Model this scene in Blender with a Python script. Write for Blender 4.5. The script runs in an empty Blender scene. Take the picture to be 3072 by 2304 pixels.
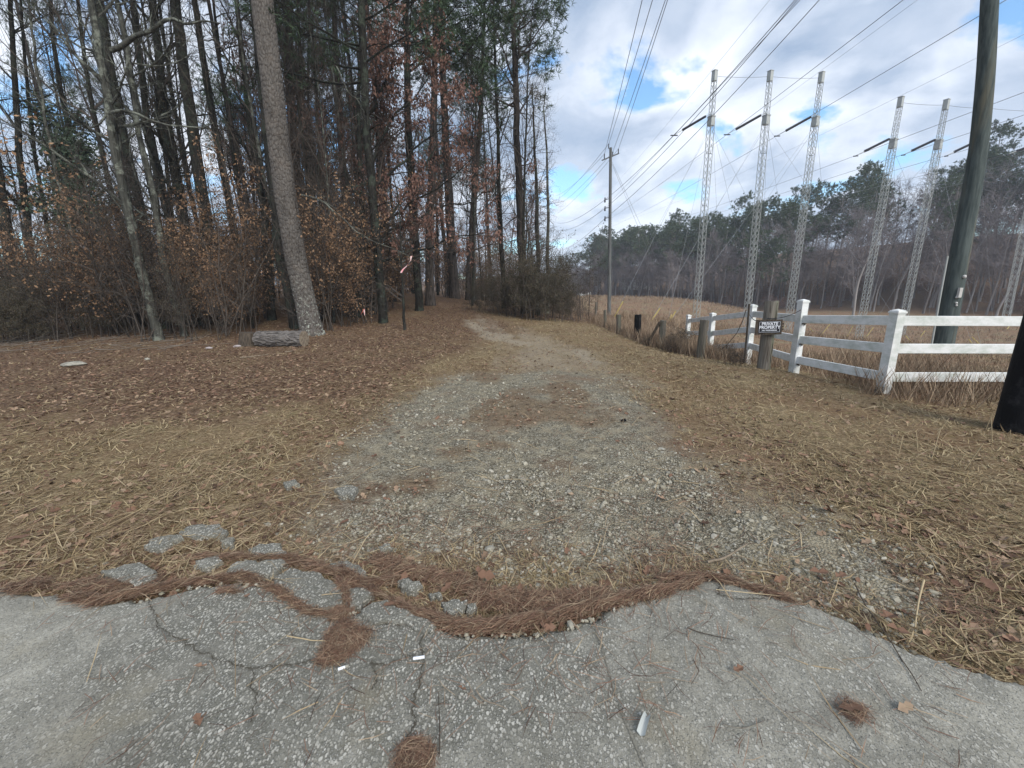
import bpy, math, numpy as np
from mathutils import Matrix, Vector
rng = np.random.default_rng(11)
sc = bpy.context.scene
COL = sc.collection

# ------------------------------------------------------------------ camera, sky, sun, exposure
CAM = np.array([0.0, 0.0, 1.62])
F = 1255.0                      # focal length in pixels of the 3072 px wide photograph
PITCH = math.radians(13.4); ROLL = math.radians(1.23)
fwd = np.array([0, math.cos(PITCH), -math.sin(PITCH)])
up0 = np.array([0, math.sin(PITCH), math.cos(PITCH)])
rt0 = np.array([1.0, 0, 0])
rt = rt0 * math.cos(ROLL) - up0 * math.sin(ROLL)
up = up0 * math.cos(ROLL) + rt0 * math.sin(ROLL)
cd = bpy.data.cameras.new('camera'); cam = bpy.data.objects.new('camera', cd); COL.objects.link(cam)
M = Matrix.Identity(4)
for i in range(3):
    M[i][0] = rt[i]; M[i][1] = up[i]; M[i][2] = -fwd[i]; M[i][3] = CAM[i]
cam.matrix_world = M
cd.sensor_width = 36; cd.lens = 36 * F / 3072; cd.clip_end = 3000; cd.clip_start = 0.05
sc.camera = cam

SUN_EL, SUN_AZ = math.radians(38), math.radians(150)     # azimuth clockwise from +Y
world = bpy.data.worlds.new("World"); sc.world = world; world.use_nodes = True

class NT:
    def __init__(s, tree): s.t = tree; s.n = tree.nodes; s.l = tree.links
    def node(s, typ, **kw):
        n = s.n.new(typ)
        ins = kw.pop('ins', {})
        for k, v in kw.items(): setattr(n, k, v)
        for k, v in ins.items():
            if isinstance(v, bpy.types.NodeSocket): s.l.new(v, n.inputs[k])
            else: n.inputs[k].default_value = v
        return n
    def math(s, op, a, b=0.0, clamp=False): return s.node('ShaderNodeMath', operation=op, use_clamp=clamp, ins={0: a, 1: b}).outputs[0]
    def mix(s, f, a, b, blend='MIX'):
        n = s.n.new('ShaderNodeMix'); n.data_type = 'RGBA'; n.blend_type = blend
        for i, v in ((0, f), (6, a), (7, b)):
            if isinstance(v, bpy.types.NodeSocket): s.l.new(v, n.inputs[i])
            else: n.inputs[i].default_value = v if not isinstance(v, tuple) or len(v) == 4 else (*v, 1)
        return n.outputs[2]
    def ramp(s, f, stops, interp='LINEAR'):
        n = s.n.new('ShaderNodeValToRGB'); s.l.new(f, n.inputs[0]); cr = n.color_ramp; cr.interpolation = interp
        while len(cr.elements) < len(stops): cr.elements.new(0.5)
        for e, (p, c) in zip(cr.elements, stops):
            e.position = p; e.color = (*c, 1) if isinstance(c, tuple) else (c, c, c, 1)
        return n.outputs[0]
    def noise(s, vec, scale, detail=4, rough=0.55, dist=0.0):
        return s.node('ShaderNodeTexNoise', ins={'Vector': vec, 'Scale': scale, 'Detail': detail, 'Roughness': rough, 'Distortion': dist}).outputs[0]
    def voro(s, vec, scale, feature='F1', rnd=1.0):
        n = s.node('ShaderNodeTexVoronoi', feature=feature, ins={'Vector': vec, 'Scale': scale, 'Randomness': rnd}); return n
    def maprange(s, v, a, b, c=0.0, d=1.0):
        return s.node('ShaderNodeMapRange', ins={0: v, 1: a, 2: b, 3: c, 4: d}).outputs[0]
    def mapping(s, vec, scale=(1, 1, 1), rot=(0, 0, 0), loc=(0, 0, 0)):
        return s.node('ShaderNodeMapping', ins={'Vector': vec, 'Scale': scale, 'Rotation': rot, 'Location': loc}).outputs[0]

w = NT(world.node_tree); w.n.clear()
tc = w.node('ShaderNodeTexCoord').outputs['Generated']
sky = w.node('ShaderNodeTexSky', sky_type='NISHITA', sun_disc=False, sun_elevation=SUN_EL, sun_rotation=SUN_AZ).outputs[0]
sep = w.node('ShaderNodeSeparateXYZ', ins={0: tc})
zz = w.math('ADD', w.math('MAXIMUM', sep.outputs[2], 0.0), 0.34)
pl = w.node('ShaderNodeCombineXYZ', ins={0: w.math('DIVIDE', sep.outputs[0], zz), 1: w.math('DIVIDE', sep.outputs[1], zz), 2: 0.0}).outputs[0]
pl = w.mapping(pl, loc=(3.1, 1.7, 0.4), rot=(0, 0, 0.5))
cov = w.noise(pl, 2.5, 10, 0.55, 0.2)
cl = w.maprange(cov, 0.385, 0.45)
shade = w.noise(w.mapping(pl, loc=(0.25, 0.3, 0.9), scale=(1, 1.1, 1)), 2.6, 7, 0.5, 0.3)
sh = w.maprange(shade, 0.37, 0.53)
core = w.maprange(cov, 0.46, 0.66)
greyf = w.math('MULTIPLY', w.math('ADD', w.math('MULTIPLY', sh, 0.62), w.math('MULTIPLY', core, 0.38)), 1.0, True)
cloudc = w.mix(greyf, (7.6, 8.0, 8.7), (2.6, 3.4, 4.7))
hz = w.maprange(sep.outputs[2], 0.0, 0.22)
cloudc = w.mix(w.math('MULTIPLY', w.math('SUBTRACT', 1.0, hz), 0.45), cloudc, (5.6, 6.3, 7.4))
skyb = w.mix(1.0, sky, (1.25, 1.65, 1.85), 'MULTIPLY')
skyc = w.mix(w.math('MULTIPLY', cl, 0.96), skyb, cloudc)
bg = w.node('ShaderNodeBackground', ins={0: skyc, 1: 0.085})
w.l.new(bg.outputs[0], w.node('ShaderNodeOutputWorld').inputs[0])

sl = bpy.data.lights.new('sun', 'SUN'); sl.energy = 2.1; sl.angle = math.radians(32); sl.color = (1, 0.94, 0.86)
so = bpy.data.objects.new('sun', sl); COL.objects.link(so)
sd = Vector((math.sin(SUN_AZ) * math.cos(SUN_EL), math.cos(SUN_AZ) * math.cos(SUN_EL), math.sin(SUN_EL)))
so.rotation_euler = sd.to_track_quat('Z', 'Y').to_euler()
so.location = (0, 0, 40)
vs = sc.view_settings; vs.view_transform = 'Standard'; vs.look = 'None'; vs.gamma = 1; vs.exposure = 0.80; vs.use_curve_mapping = False
HAZE = 0.00065
sc.cycles.volume_bounces = 1
sc.cycles.max_bounces = 5; sc.cycles.diffuse_bounces = 3

# ------------------------------------------------------------------ pixel <-> place
def ray(u, v):
    d = fwd + rt * ((u - 1536) / F) + up * ((1152 - v) / F)
    return d
def pt(u, v, Y):
    d = ray(u, v); return CAM + d * (Y / d[1])
def proj(P):
    P = np.atleast_2d(P) - CAM
    z = P @ fwd
    return 1536 + F * (P @ rt) / z, 1152 - F * (P @ up) / z, z

# ------------------------------------------------------------------ numpy noise
def _h(ix, iy, s):
    n = (ix.astype(np.int64) * 374761393 + iy.astype(np.int64) * 668265263 + s * 1442695041) & 0xffffffff
    n = ((n ^ (n >> 13)) * 1274126177) & 0xffffffff
    return ((n ^ (n >> 16)) & 0xffff) / 65535.0
def vnoise(x, y, s=0):
    x = np.asarray(x, float); y = np.asarray(y, float)
    ix = np.floor(x); iy = np.floor(y); fx = x - ix; fy = y - iy
    fx = fx * fx * (3 - 2 * fx); fy = fy * fy * (3 - 2 * fy)
    a = _h(ix, iy, s); b = _h(ix + 1, iy, s); c = _h(ix, iy + 1, s); d = _h(ix + 1, iy + 1, s)
    return a + (b - a) * fx + (c - a) * fy + (a - b - c + d) * fx * fy
def fbm(x, y, s=0, o=4):
    r = 0; a = 0.5; t = 0
    for k in range(o):
        r = r + a * vnoise(x * 2 ** k, y * 2 ** k, s + k * 17); t += a; a *= 0.5
    return r / t

# ------------------------------------------------------------------ terrain height
ctrl = [(0,-6,0),(-6,-6,0),(6,-6,0),(0,0,0),(-4,0,0),(4,0,0),(0,3,0),(-3,4,0),(3,4,0),(-6,6,0),(0,8,0),(3,8,0),(-8,3,0),(8,1,-.05),
 (-1,14,.08),(-3,20,.32),(-5.5,28,.72),(-9,36,1.05),(-13,50,1.1),(-8,13,.03),(-15,15,.1),(-25,20,.2),(-30,8,0),(-22,36,.8),(-40,50,1.0),(-60,70,1.2),
 (1,20,.1),(1,26,.3),(8,4,-.12),(12,5,-.35),(5,3,0),(2,16,0.02),(-30,-20,0),(30,-20,-1),
 (-20,100,0.5),(-60,130,1),(-120,60,1),(-120,-60,0),(120,-60,-2),(0,-150,0),(10,200,0),(80,200,8),(180,160,14),(250,0,6),(-250,0,1),(-200,200,3),
 (80,96,2.0),(97,86,3.2),(104,122,9),(72,112,1.5),(60,135,0),(45,155,-1.5),(120,60,2),(130,90,9),(14,30,-1.6),(25,25,-2.6),(40,20,-3.5),(20,12,-1.4),(30,10,-2.2),(60,30,-5.4),(90,40,-4.2)]
pctrl = [(2650,1184,6.2),(2387,1120,7.9),(2240,1092,10.4),(2128,1061,12.9),(2061,1030,16),(2829,1062,11),(2292,1109,7.9),(2100,1073,10.2),(1984,1048,12),
 (1912,1022,13.2),(1856,1002,15),(1816,984,18),(1785,962,22),(1828,975,44),(1880,893,70),(2000,896,68),(2150,915,66),(2240,935,64),(2086,985,50),(2233,1000,50),(2360,1012,50),
 (2575,1018,50),(2700,1005,50),(2830,1003,50),(3015,975,50),(1743,893,130),(1700,892,120),(2100,935,100),(2400,935,85),(2700,939,75),(3072,952,65),(3060,1300,4.4),(2900,1120,8),(2500,1080,16)]
for u, v, Y in pctrl:
    p = pt(u, v, Y); ctrl.append(tuple(p))
ctrl = np.array(ctrl, float)
def _U(r2): return np.where(r2 > 0, 0.5 * r2 * np.log(np.maximum(r2, 1e-12)), 0)
S = 50.0
cx = ctrl[:, :2] / S; n = len(cx)
K = _U(((cx[:, None] - cx[None]) ** 2).sum(-1)) + np.eye(n) * 2e-5
Pm = np.c_[np.ones(n), cx]
A = np.zeros((n + 3, n + 3)); A[:n, :n] = K; A[:n, n:] = Pm; A[n:, :n] = Pm.T
sol = np.linalg.solve(A, np.r_[ctrl[:, 2], 0, 0, 0])
def zbase(x, y):
    x = np.asarray(x, float); y = np.asarray(y, float); sh_ = x.shape
    q = np.c_[x.ravel(), y.ravel()] / S; out = np.empty(len(q))
    for i in range(0, len(q), 40000):
        c = q[i:i + 40000]
        out[i:i + 40000] = _U(((c[:, None] - cx[None]) ** 2).sum(-1)) @ sol[:n] + sol[n] + c @ sol[n + 1:]
    return out.reshape(sh_)
def rough(x, y):
    r = np.hypot(x, y)
    return (fbm(x * 0.9, y * 0.9, 3, 4) - 0.5) * 0.10 * np.clip(r / 9, 0.12, 1) + (fbm(x * 9, y * 9, 9, 2) - 0.5) * 0.02
def zg(x, y): return zbase(x, y) + rough(np.asarray(x, float), np.asarray(y, float))
def ground(u, v, ymax=160):
    """where the ray through a photograph pixel meets the ground"""
    d = ray(u, v)
    ts = np.geomspace(0.6, ymax, 500) / d[1]
    P = CAM + ts[:, None] * d
    g = P[:, 2] - zg(P[:, 0], P[:, 1])
    k = np.argmax(g < 0)
    if g[k] >= 0: k = len(ts) - 1
    if k > 0 and g[k] < 0:
        f_ = g[k - 1] / (g[k - 1] - g[k]); p = P[k - 1] + (P[k] - P[k - 1]) * f_
    else: p = P[k]
    return np.array([p[0], p[1], float(zg(p[0], p[1]))])
def flat(u, v, z=0.0):
    d = ray(u, v); t = (z - CAM[2]) / d[2]; return CAM + d * t

# ------------------------------------------------------------------ mesh building
def mesh_from(name, V, Q=None, T=None, mats=None, mi=None, smooth=False):
    V = np.asarray(V, np.float32); me = bpy.data.meshes.new(name)
    Q = np.zeros((0, 4), np.int32) if Q is None else np.asarray(Q, np.int32).reshape(-1, 4)
    T = np.zeros((0, 3), np.int32) if T is None else np.asarray(T, np.int32).reshape(-1, 3)
    me.vertices.add(len(V)); me.vertices.foreach_set('co', V.ravel())
    nl = len(Q) * 4 + len(T) * 3
    me.loops.add(nl); me.loops.foreach_set('vertex_index', np.r_[Q.ravel(), T.ravel()].astype(np.int32))
    me.polygons.add(len(Q) + len(T))
    st = np.r_[np.arange(len(Q)) * 4, len(Q) * 4 + np.arange(len(T)) * 3].astype(np.int32)
    me.polygons.foreach_set('loop_start', st)
    if mi is not None: me.polygons.foreach_set('material_index', np.asarray(mi, np.int32))
    me.polygons.foreach_set('use_smooth', np.full(len(Q) + len(T), smooth, bool))
    for m in (mats or []): me.materials.append(m)
    me.update(calc_edges=True); me.validate()
    return me
class MB:
    """collects pieces of geometry and links them as one object"""
    def __init__(s): s.V = []; s.Q = []; s.T = []; s.qm = []; s.tm = []; s.nv = 0
    def add(s, V, Q=None, T=None, m=0):
        V = np.asarray(V, float).reshape(-1, 3); s.V.append(V)
        if Q is not None and len(Q): Q = np.asarray(Q); s.Q.append(Q + s.nv); s.qm.append(np.full(len(Q), m))
        if T is not None and len(T): T = np.asarray(T); s.T.append(T + s.nv); s.tm.append(np.full(len(T), m))
        s.nv += len(V); return s
    def mesh(s, name, mats, smooth=False):
        V = np.concatenate(s.V) if s.V else np.zeros((0, 3))
        Q = np.concatenate(s.Q) if s.Q else None; T = np.concatenate(s.T) if s.T else None
        mi = np.concatenate([*(s.qm or [np.zeros(0)]), *(s.tm or [np.zeros(0)])])
        return mesh_from(name, V, Q, T, mats if isinstance(mats, list) else [mats], mi, smooth)
    def build(s, name, mats, parent=None, smooth=False, **props):
        o = bpy.data.objects.new(name, s.mesh(name, mats, smooth)); COL.objects.link(o)
        if parent is not None: o.parent = parent
        for k, v in props.items(): o[k] = v
        return o
    def box(s, c, d, R=None, m=0):
        c = np.asarray(c, float); d = np.asarray(d, float) / 2
        v = np.array([[x, y, z] for x in (-1, 1) for y in (-1, 1) for z in (-1, 1)]) * d
        if R is not None: v = v @ np.asarray(R).T
        return s.add(v + c, [[0, 1, 3, 2], [4, 6, 7, 5], [0, 4, 5, 1], [2, 3, 7, 6], [0, 2, 6, 4], [1, 5, 7, 3]], m=m)
    def tube(s, P, R, k=6, m=0, caps=True):
        P = np.asarray(P, float); R = np.broadcast_to(np.asarray(R, float), (len(P),)).copy()
        V, Q = tubes(P[None], R[None], k); s.add(V, Q, m=m)
        if caps:
            n_ = len(P)
            for e, o_ in ((0, 0), (n_ - 1, (n_ - 1) * k)):
                ring = V[o_:o_ + k]; c = ring.mean(0)
                t = [[k, (i + 1) % k, i] if e == 0 else [k, i, (i + 1) % k] for i in range(k)]
                s.add(np.r_[ring, [c]], T=t, m=m)
        return s
def nrm(a): return a / np.maximum(np.linalg.norm(a, axis=-1, keepdims=True), 1e-9)
def tubes(P, R, k=5):
    B, m, _ = P.shape
    T = nrm(np.gradient(P, axis=1))
    mt = T.mean(1); ref = np.where(np.abs(mt[:, 2:3]) < 0.8, np.array([[0, 0, 1.0]]), np.array([[1.0, 0, 0]]))[:, None]
    U = nrm(np.cross(T, np.broadcast_to(ref, T.shape))); W = np.cross(T, U)
    a = 2 * np.pi * np.arange(k) / k
    ring = P[:, :, None] + R[:, :, None, None] * (np.cos(a)[None, None, :, None] * U[:, :, None] + np.sin(a)[None, None, :, None] * W[:, :, None])
    V = ring.reshape(-1, 3)
    i = np.arange(m - 1)[:, None] * k; j = np.arange(k)[None]; j2 = (j + 1) % k
    q = np.stack([i + j, i + j2, i + k + j2, i + k + j], -1).reshape(-1, 4)
    Q = (np.arange(B)[:, None, None] * (m * k) + q[None]).reshape(-1, 4)
    return V, Q
def empty(name, loc, label=None, cat=None, group=None, kind=None, rz=0):
    o = bpy.data.objects.new(name, None); COL.objects.link(o); o.location = [float(a) for a in loc]; o.rotation_euler = (0, 0, rz)
    o.empty_display_size = 0.2
    return tag(o, label, cat, group, kind)
def tag(o, label=None, cat=None, group=None, kind=None):
    if label: o['label'] = label
    if cat: o['category'] = cat
    if group: o['group'] = group
    if kind: o['kind'] = kind
    return o
def rotz(a): c, s_ = math.cos(a), math.sin(a); return np.array([[c, -s_, 0], [s_, c, 0], [0, 0, 1]])
def frame(d, roll=0):
    """matrix whose x axis follows d, z as upright as can be"""
    x = nrm(np.asarray(d, float)); z = np.array([0, 0, 1.0]); y = nrm(np.cross(z, x)); z = np.cross(x, y)
    return np.stack([x, y, z], 1)

# ------------------------------------------------------------------ materials
def mat(name, fn, rough_=0.85, spec=0.25):
    m = bpy.data.materials.new(name); m.use_nodes = True; t = NT(m.node_tree); t.n.clear()
    b = t.node('ShaderNodeBsdfPrincipled', ins={'Roughness': rough_, 'Specular IOR Level': spec})
    o = t.node('ShaderNodeOutputMaterial'); t.l.new(b.outputs[0], o.inputs[0])
    obj = t.node('ShaderNodeTexCoord').outputs['Object']
    geo = t.node('ShaderNodeNewGeometry')
    r = fn(t, obj, geo, b)
    if r is not None:
        if isinstance(r, bpy.types.NodeSocket): t.l.new(r, b.inputs['Base Color'])
        else: b.inputs['Base Color'].default_value = (*r, 1)
    return m
def bump(t, b, h, dist=0.01, strength=1.0):
    n_ = t.node('ShaderNodeBump', ins={'Strength': strength, 'Distance': dist, 'Height': h}); t.l.new(n_.outputs[0], b.inputs['Normal'])
def col_noise(c1, c2, scale, stretch=(1, 1, 1), bumpd=0.0, c3=None, detail=5):
    def fn(t, obj, geo, b):
        v = t.mapping(obj, scale=stretch); n1 = t.noise(v, scale, detail, 0.6)
        f = t.maprange(n1, 0.35, 0.65); c = t.mix(f, c1, c2)
        if c3 is not None:
            n2 = t.noise(v, scale * 0.23, 3, 0.6); c = t.mix(t.maprange(n2, 0.5, 0.68), c, c3)
        if bumpd: bump(t, b, n1, bumpd)
        return c
    return fn
def bark(c1, c2, lich=None, scale=14, bd=0.02):
    def fn(t, obj, geo, b):
        v = t.mapping(obj, scale=(1, 1, 0.16)); vv = t.voro(v, scale * 1.6, 'DISTANCE_TO_EDGE').outputs[0]
        n1 = t.noise(v, scale, 6, 0.65); f = t.maprange(n1, 0.36, 0.64); c = t.mix(f, c1, c2)
        rnd = t.node('ShaderNodeObjectInfo').outputs['Random']
        c = t.mix(t.math('MULTIPLY', rnd, 0.45), c, tuple(a * 0.5 for a in c1))
        if lich:
            n2 = t.noise(obj, 2.3, 5, 0.7); c = t.mix(t.maprange(n2, 0.50, 0.60, 0, 0.85), c, lich)
        h = t.math('ADD', t.maprange(vv, 0, 0.18), n1)
        bump(t, b, h, bd)
        return c
    return fn
def islands(cols, spec=None, trans=0.0):
    """a colour per loose piece, picked from a ramp"""
    def fn(t, obj, geo, b):
        r = geo.outputs['Random Per Island']; k = len(cols)
        c = t.ramp(r, [(i / (k - 1), c_) for i, c_ in enumerate(cols)])
        n_ = t.noise(obj, 40, 2, 0.5)
        c = t.mix(t.math('MULTIPLY', n_, 0.35), c, (0, 0, 0))
        return c
    return fn
# ------------------------------------------------------------------ ground zones
def px(poly, s=1.0, ox=0, oy=0): return [(ox + a * s, oy + b * s) for a, b in poly]
FS = 1.3888                       # for points read off the 2212 px wide view
def world_poly(pts): return np.array([flat(u, v)[:2] for u, v in pts])
def in_poly(x, y, P):
    inside = np.zeros(np.shape(x), bool); n_ = len(P); j = n_ - 1
    for i in range(n_):
        xi, yi = P[i]; xj, yj = P[j]
        c = ((yi > y) != (yj > y)) & (x < (xj - xi) * (y - yi) / (yj - yi + 1e-12) + xi)
        inside ^= c; j = i
    return inside
def dist_line(x, y, P, closed=False):
    d = np.full(np.shape(x), 1e9); n_ = len(P)
    for i in range(n_ if closed else n_ - 1):
        a = P[i]; b = P[(i + 1) % n_]; ab = b - a; L = (ab ** 2).sum() + 1e-12
        t = np.clip(((x - a[0]) * ab[0] + (y - a[1]) * ab[1]) / L, 0, 1)
        d = np.minimum(d, np.hypot(x - a[0] - t * ab[0], y - a[1] - t * ab[1]))
    return d
def sdist(x, y, P):
    d = dist_line(x, y, P, True); return np.where(in_poly(x, y, P), d, -d)
def wiggle(P, amp, sub, seed):
    P = np.asarray(P); out = []
    r = np.random.default_rng(seed)
    for i in range(len(P) - 1):
        for k in range(sub):
            t = k / sub; p = P[i] * (1 - t) + P[i + 1] * t
            out.append(p + (r.normal(0, amp, 2) if k else 0))
    out.append(P[-1]); return np.array(out)

edge_px = px([(-60, 1272), (0, 1276), (70, 1290), (140, 1296), (230, 1312), (330, 1298), (420, 1278), (520, 1262), (600, 1276), (680, 1322), (740, 1336), (780, 1326), (830, 1316),
    (880, 1338), (930, 1358), (1000, 1378), (1100, 1384), (1200, 1370), (1290, 1340), (1340, 1312), (1420, 1292), (1480, 1275), (1530, 1256), (1565, 1251),
    (1620, 1275), (1680, 1300), (1760, 1322), (1830, 1350), (1900, 1385), (1980, 1420), (2080, 1452), (2150, 1478), (2260, 1500)], FS)
edge_w = wiggle(world_poly(edge_px), 0.014, 5, 3)
lw, rw = edge_w[0], edge_w[-1]
APRON = np.vstack([edge_w, [[rw[0] + 1.2, rw[1] - .25], [9, 0.3], [9, -6], [-9, -6], [-9, lw[1] - .4]]])
GRAVEL = world_poly(px([(1090, 802), (1020, 806), (930, 820), (880, 850), (830, 900), (770, 950), (700, 1000), (620, 1060), (570, 1130), (640, 1190), (760, 1235), (900, 1268), (1080, 1300), (1300, 1292),
    (1480, 1240), (1620, 1262), (1800, 1300), (1900, 1290), (1960, 1260), (1850, 1190), (1740, 1120), (1640, 1050), (1540, 985), (1450, 915), (1390, 860), (1350, 812), (1240, 800)], FS))
LITTER = np.vstack([[[-40, 3.5], [-14, 4.2]], world_poly(px([(0, 925), (300, 905), (560, 905), (740, 870), (880, 830), (930, 800), (1000, 765), (1045, 725), (1040, 700)], FS)), [[-4.0, 19], [-5.5, 26], [-8, 34], [-40, 34]]])
STRIP = world_poly(px([(1000, 700), (1030, 706), (1075, 722), (1120, 735), (1165, 745), (1150, 752), (1080, 745), (1045, 735), (1010, 715)], FS))
RUT2 = world_poly(px([(1180, 745), (1300, 750), (1360, 790), (1330, 800), (1200, 790)], FS))
TRACK = world_poly(px([(1005, 692), (1040, 725), (1010, 765), (930, 815), (900, 850), (1400, 850), (1340, 790), (1260, 752), (1160, 722), (1090, 702), (1040, 690)], FS))
WOODS = np.array([ [-16, 13.2], [-9, 13.6], [-6.4, 15.2], [-5.6, 18], [-6.2, 24], [-7.5, 33], [-5.2, 34], [-3.4, 26], [-1.3, 21.5], [0.6, 19.5], [4.2, 19.5], [6.5, 24], [8, 40], [15, 100], [16, 190], [16, 420], [-400, 420], [-400, 12.5]], float)
BEYOND = np.array([[5.5, 5.6], [5.9, 8], [5.6, 10.4], [4.6, 10.6], [4.4, 14], [4.2, 18], [5.5, 21], [9, 40], [20, 150], [60, 160], [84, 66], [110, 40], [110, 5.2]], float)
FARWOOD = np.array([(15, 170), (24, 149), (31, 131), (38, 112), (45, 101.5), (57, 86.5), (67, 76.5), (77, 66.5), (91, 58.5), (111, 48.5), (140, 36), (300, 60), (300, 300), (10, 300)], float)
FARPATH = np.array([(18, 168), (26, 150), (33, 132), (40, 113), (47, 103), (59, 88), (69, 78), (78, 68), (92, 60), (112, 50), (140, 38)], float)

def zones(x, y):
    n1 = fbm(x * 1.3, y * 1.3, 21, 4) - .5; n2 = fbm(x * 5, y * 5, 31, 3) - .5
    wob = n1 * 1.1 + n2 * 0.5
    g = np.clip((sdist(x, y, GRAVEL) + wob * 0.75) / 0.55 + .45, 0, 1)
    dirtp = np.clip((fbm(x * 1.1 + 5, y * 0.8, 77, 3) - 0.62) / 0.10, 0, 1) * np.clip((y - 3) / 1.2, 0, 1)
    for (cu, cv, rx, ry) in ((1085, 905, .42, .5), (1180, 880, .3, .3), (985, 975, .22, .2), (1060, 960, .3, .16), (870, 1050, .5, .2)):
        c = flat(cu * FS, cv * FS); e = np.hypot((x - c[0]) / rx, (y - c[1]) / ry) + n2 * 1.2
        dirtp = np.maximum(dirtp, np.clip((1.1 - e) / .8, 0, 1))
    gf = g; g = g * (1 - 0.5 * dirtp)
    l = np.clip((sdist(x, y, LITTER) + wob * 2.2) / 1.5 + .5, 0, 1) * (1 - gf); l = np.maximum(l, gf * dirtp * .5)
    l = np.maximum(l, np.clip((np.maximum(sdist(x, y, WOODS), sdist(x, y, FARWOOD)) + wob) / 0.8 + .5, 0, 1))
    l = np.clip(l * (.72 + .7 * (fbm(x * .8 + 40, y * 1.2, 14, 4) - .3)), 0, 1)
    trackl = np.clip(1 - np.abs(x + 1.0 + np.maximum(y - 14, 0) * .28) / 2.2, 0, 1) * np.clip((y - 12) / 4, 0, 1); l = np.maximum(l, np.clip(trackl * 2, 0, .9))
    s = np.clip((np.maximum(sdist(x, y, STRIP), sdist(x, y, RUT2) - .45) + wob * .5) / .35 + .35, 0, .8)
    tk = np.clip((sdist(x, y, TRACK) + wob * .9) / .9 + .3, 0, 1) * (1 - gf) * np.clip((fbm(x * 1.6, y * .35, 88, 4) - .34) / .22, .1, 1); s = np.maximum(s, tk * .62)
    f = np.clip((sdist(x, y, BEYOND) + wob * .6) / .5 + .5, 0, 1)
    zones.gf = gf
    return g, l, s, f

# ------------------------------------------------------------------ ground sheet
def fn_ground(t, obj, geo, b):
    a = t.node('ShaderNodeAttribute', attribute_name='zone'); sp = t.node('ShaderNodeSeparateColor', ins={0: a.outputs['Color']})
    G, L, Sx = sp.outputs[0], sp.outputs[1], sp.outputs[2]; Fd = a.outputs['Alpha']
    nf = t.noise(obj, 45, 4, 0.7); nm = t.noise(obj, 6, 5, 0.65); nl = t.noise(obj, 0.8, 4, 0.6)
    # thatch of cut dry grass
    v1 = t.noise(t.mapping(obj, scale=(1, .25, 1), rot=(0, 0, .9)), 70, 4, .7); v2 = t.noise(t.mapping(obj, scale=(.25, 1, 1), rot=(0, 0, .4)), 60, 4, .7)
    st = t.math('MULTIPLY', t.math('ADD', v1, v2), 0.5)
    grass = t.ramp(st, [(0.36, (.05, .034, .02)), (0.47, (.16, .115, .066)), (.56, (.29, .22, .13)), (.68, (.43, .345, .22))])
    grass = t.mix(t.maprange(nl, .42, .62), grass, t.mix(.5, grass, (.15, .085, .05)))
    grass = t.mix(t.maprange(nm, .55, .7, 0, .35), grass, (.16, .17, .06))
    vg = t.voro(obj, 75); gc = t.node('ShaderNodeSeparateColor', ins={0: vg.outputs['Color']}).outputs[0]
    grav = t.ramp(gc, [(0, (.10, .09, .065)), (.4, (.23, .21, .16)), (.75, (.35, .325, .255)), (1, (.47, .44, .36))])
    grav = t.mix(t.maprange(vg.outputs['Distance'], .3, .75, 0, .75), grav, (.09, .075, .05))
    fines = t.mix(t.maprange(nf, .35, .65), (.21, .18, .125), (.38, .34, .25))
    grav = t.mix(t.maprange(nm, .48, .6), grav, fines)
    grav = t.mix(t.maprange(nl, .52, .66, 0, .6), grav, (.19, .12, .075))
    vl = t.voro(t.mapping(obj, scale=(1, 1.2, 1)), 22); lc = t.node('ShaderNodeSeparateColor', ins={0: vl.outputs['Color']}).outputs[1]
    leaf = t.ramp(lc, [(0, (.055, .035, .024)), (.4, (.13, .08, .054)), (.75, (.22, .14, .09)), (1, (.32, .23, .155))])
    leaf = t.mix(t.maprange(vl.outputs['Distance'], .35, .8, 0, .8), leaf, (.04, .024, .016))
    leaf = t.mix(t.maprange(nm, .4, .7, 0, .4), leaf, (.13, .065, .035))
    strip = t.mix(t.maprange(nf, .35, .65), (.22, .18, .125), (.38, .335, .26))
    field = t.mix(t.maprange(nm, .4, .62), (.20, .125, .08), (.33, .22, .14))
    field = t.mix(t.maprange(nl, .45, .65, 0, .6), field, (.25, .23, .14))
    field = t.mix(t.maprange(nf, .3, .7, .5, 0), field, (.05, .03, .02))
    c = t.mix(G, grass, grav); c = t.mix(L, c, leaf); c = t.mix(Sx, c, strip)
    fm = t.math('MULTIPLY', Fd, t.math('SUBTRACT', 1.0, L)); c = t.mix(fm, c, field)
    h = t.math('ADD', t.math('ADD', t.math('MULTIPLY', st, .7), nf), t.math('MULTIPLY', t.math('MULTIPLY', t.math('SUBTRACT', 1.0, vg.outputs['Distance']), G), .8))
    bump(t, b, h, 0.018)
    return c
M_ground = mat('ground_cover', fn_ground, 0.95, 0.1)
nr, na = 300, 640
rr = np.r_[np.geomspace(0.35, 18, 190), np.geomspace(18.3, 310, nr - 190)]
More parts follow.
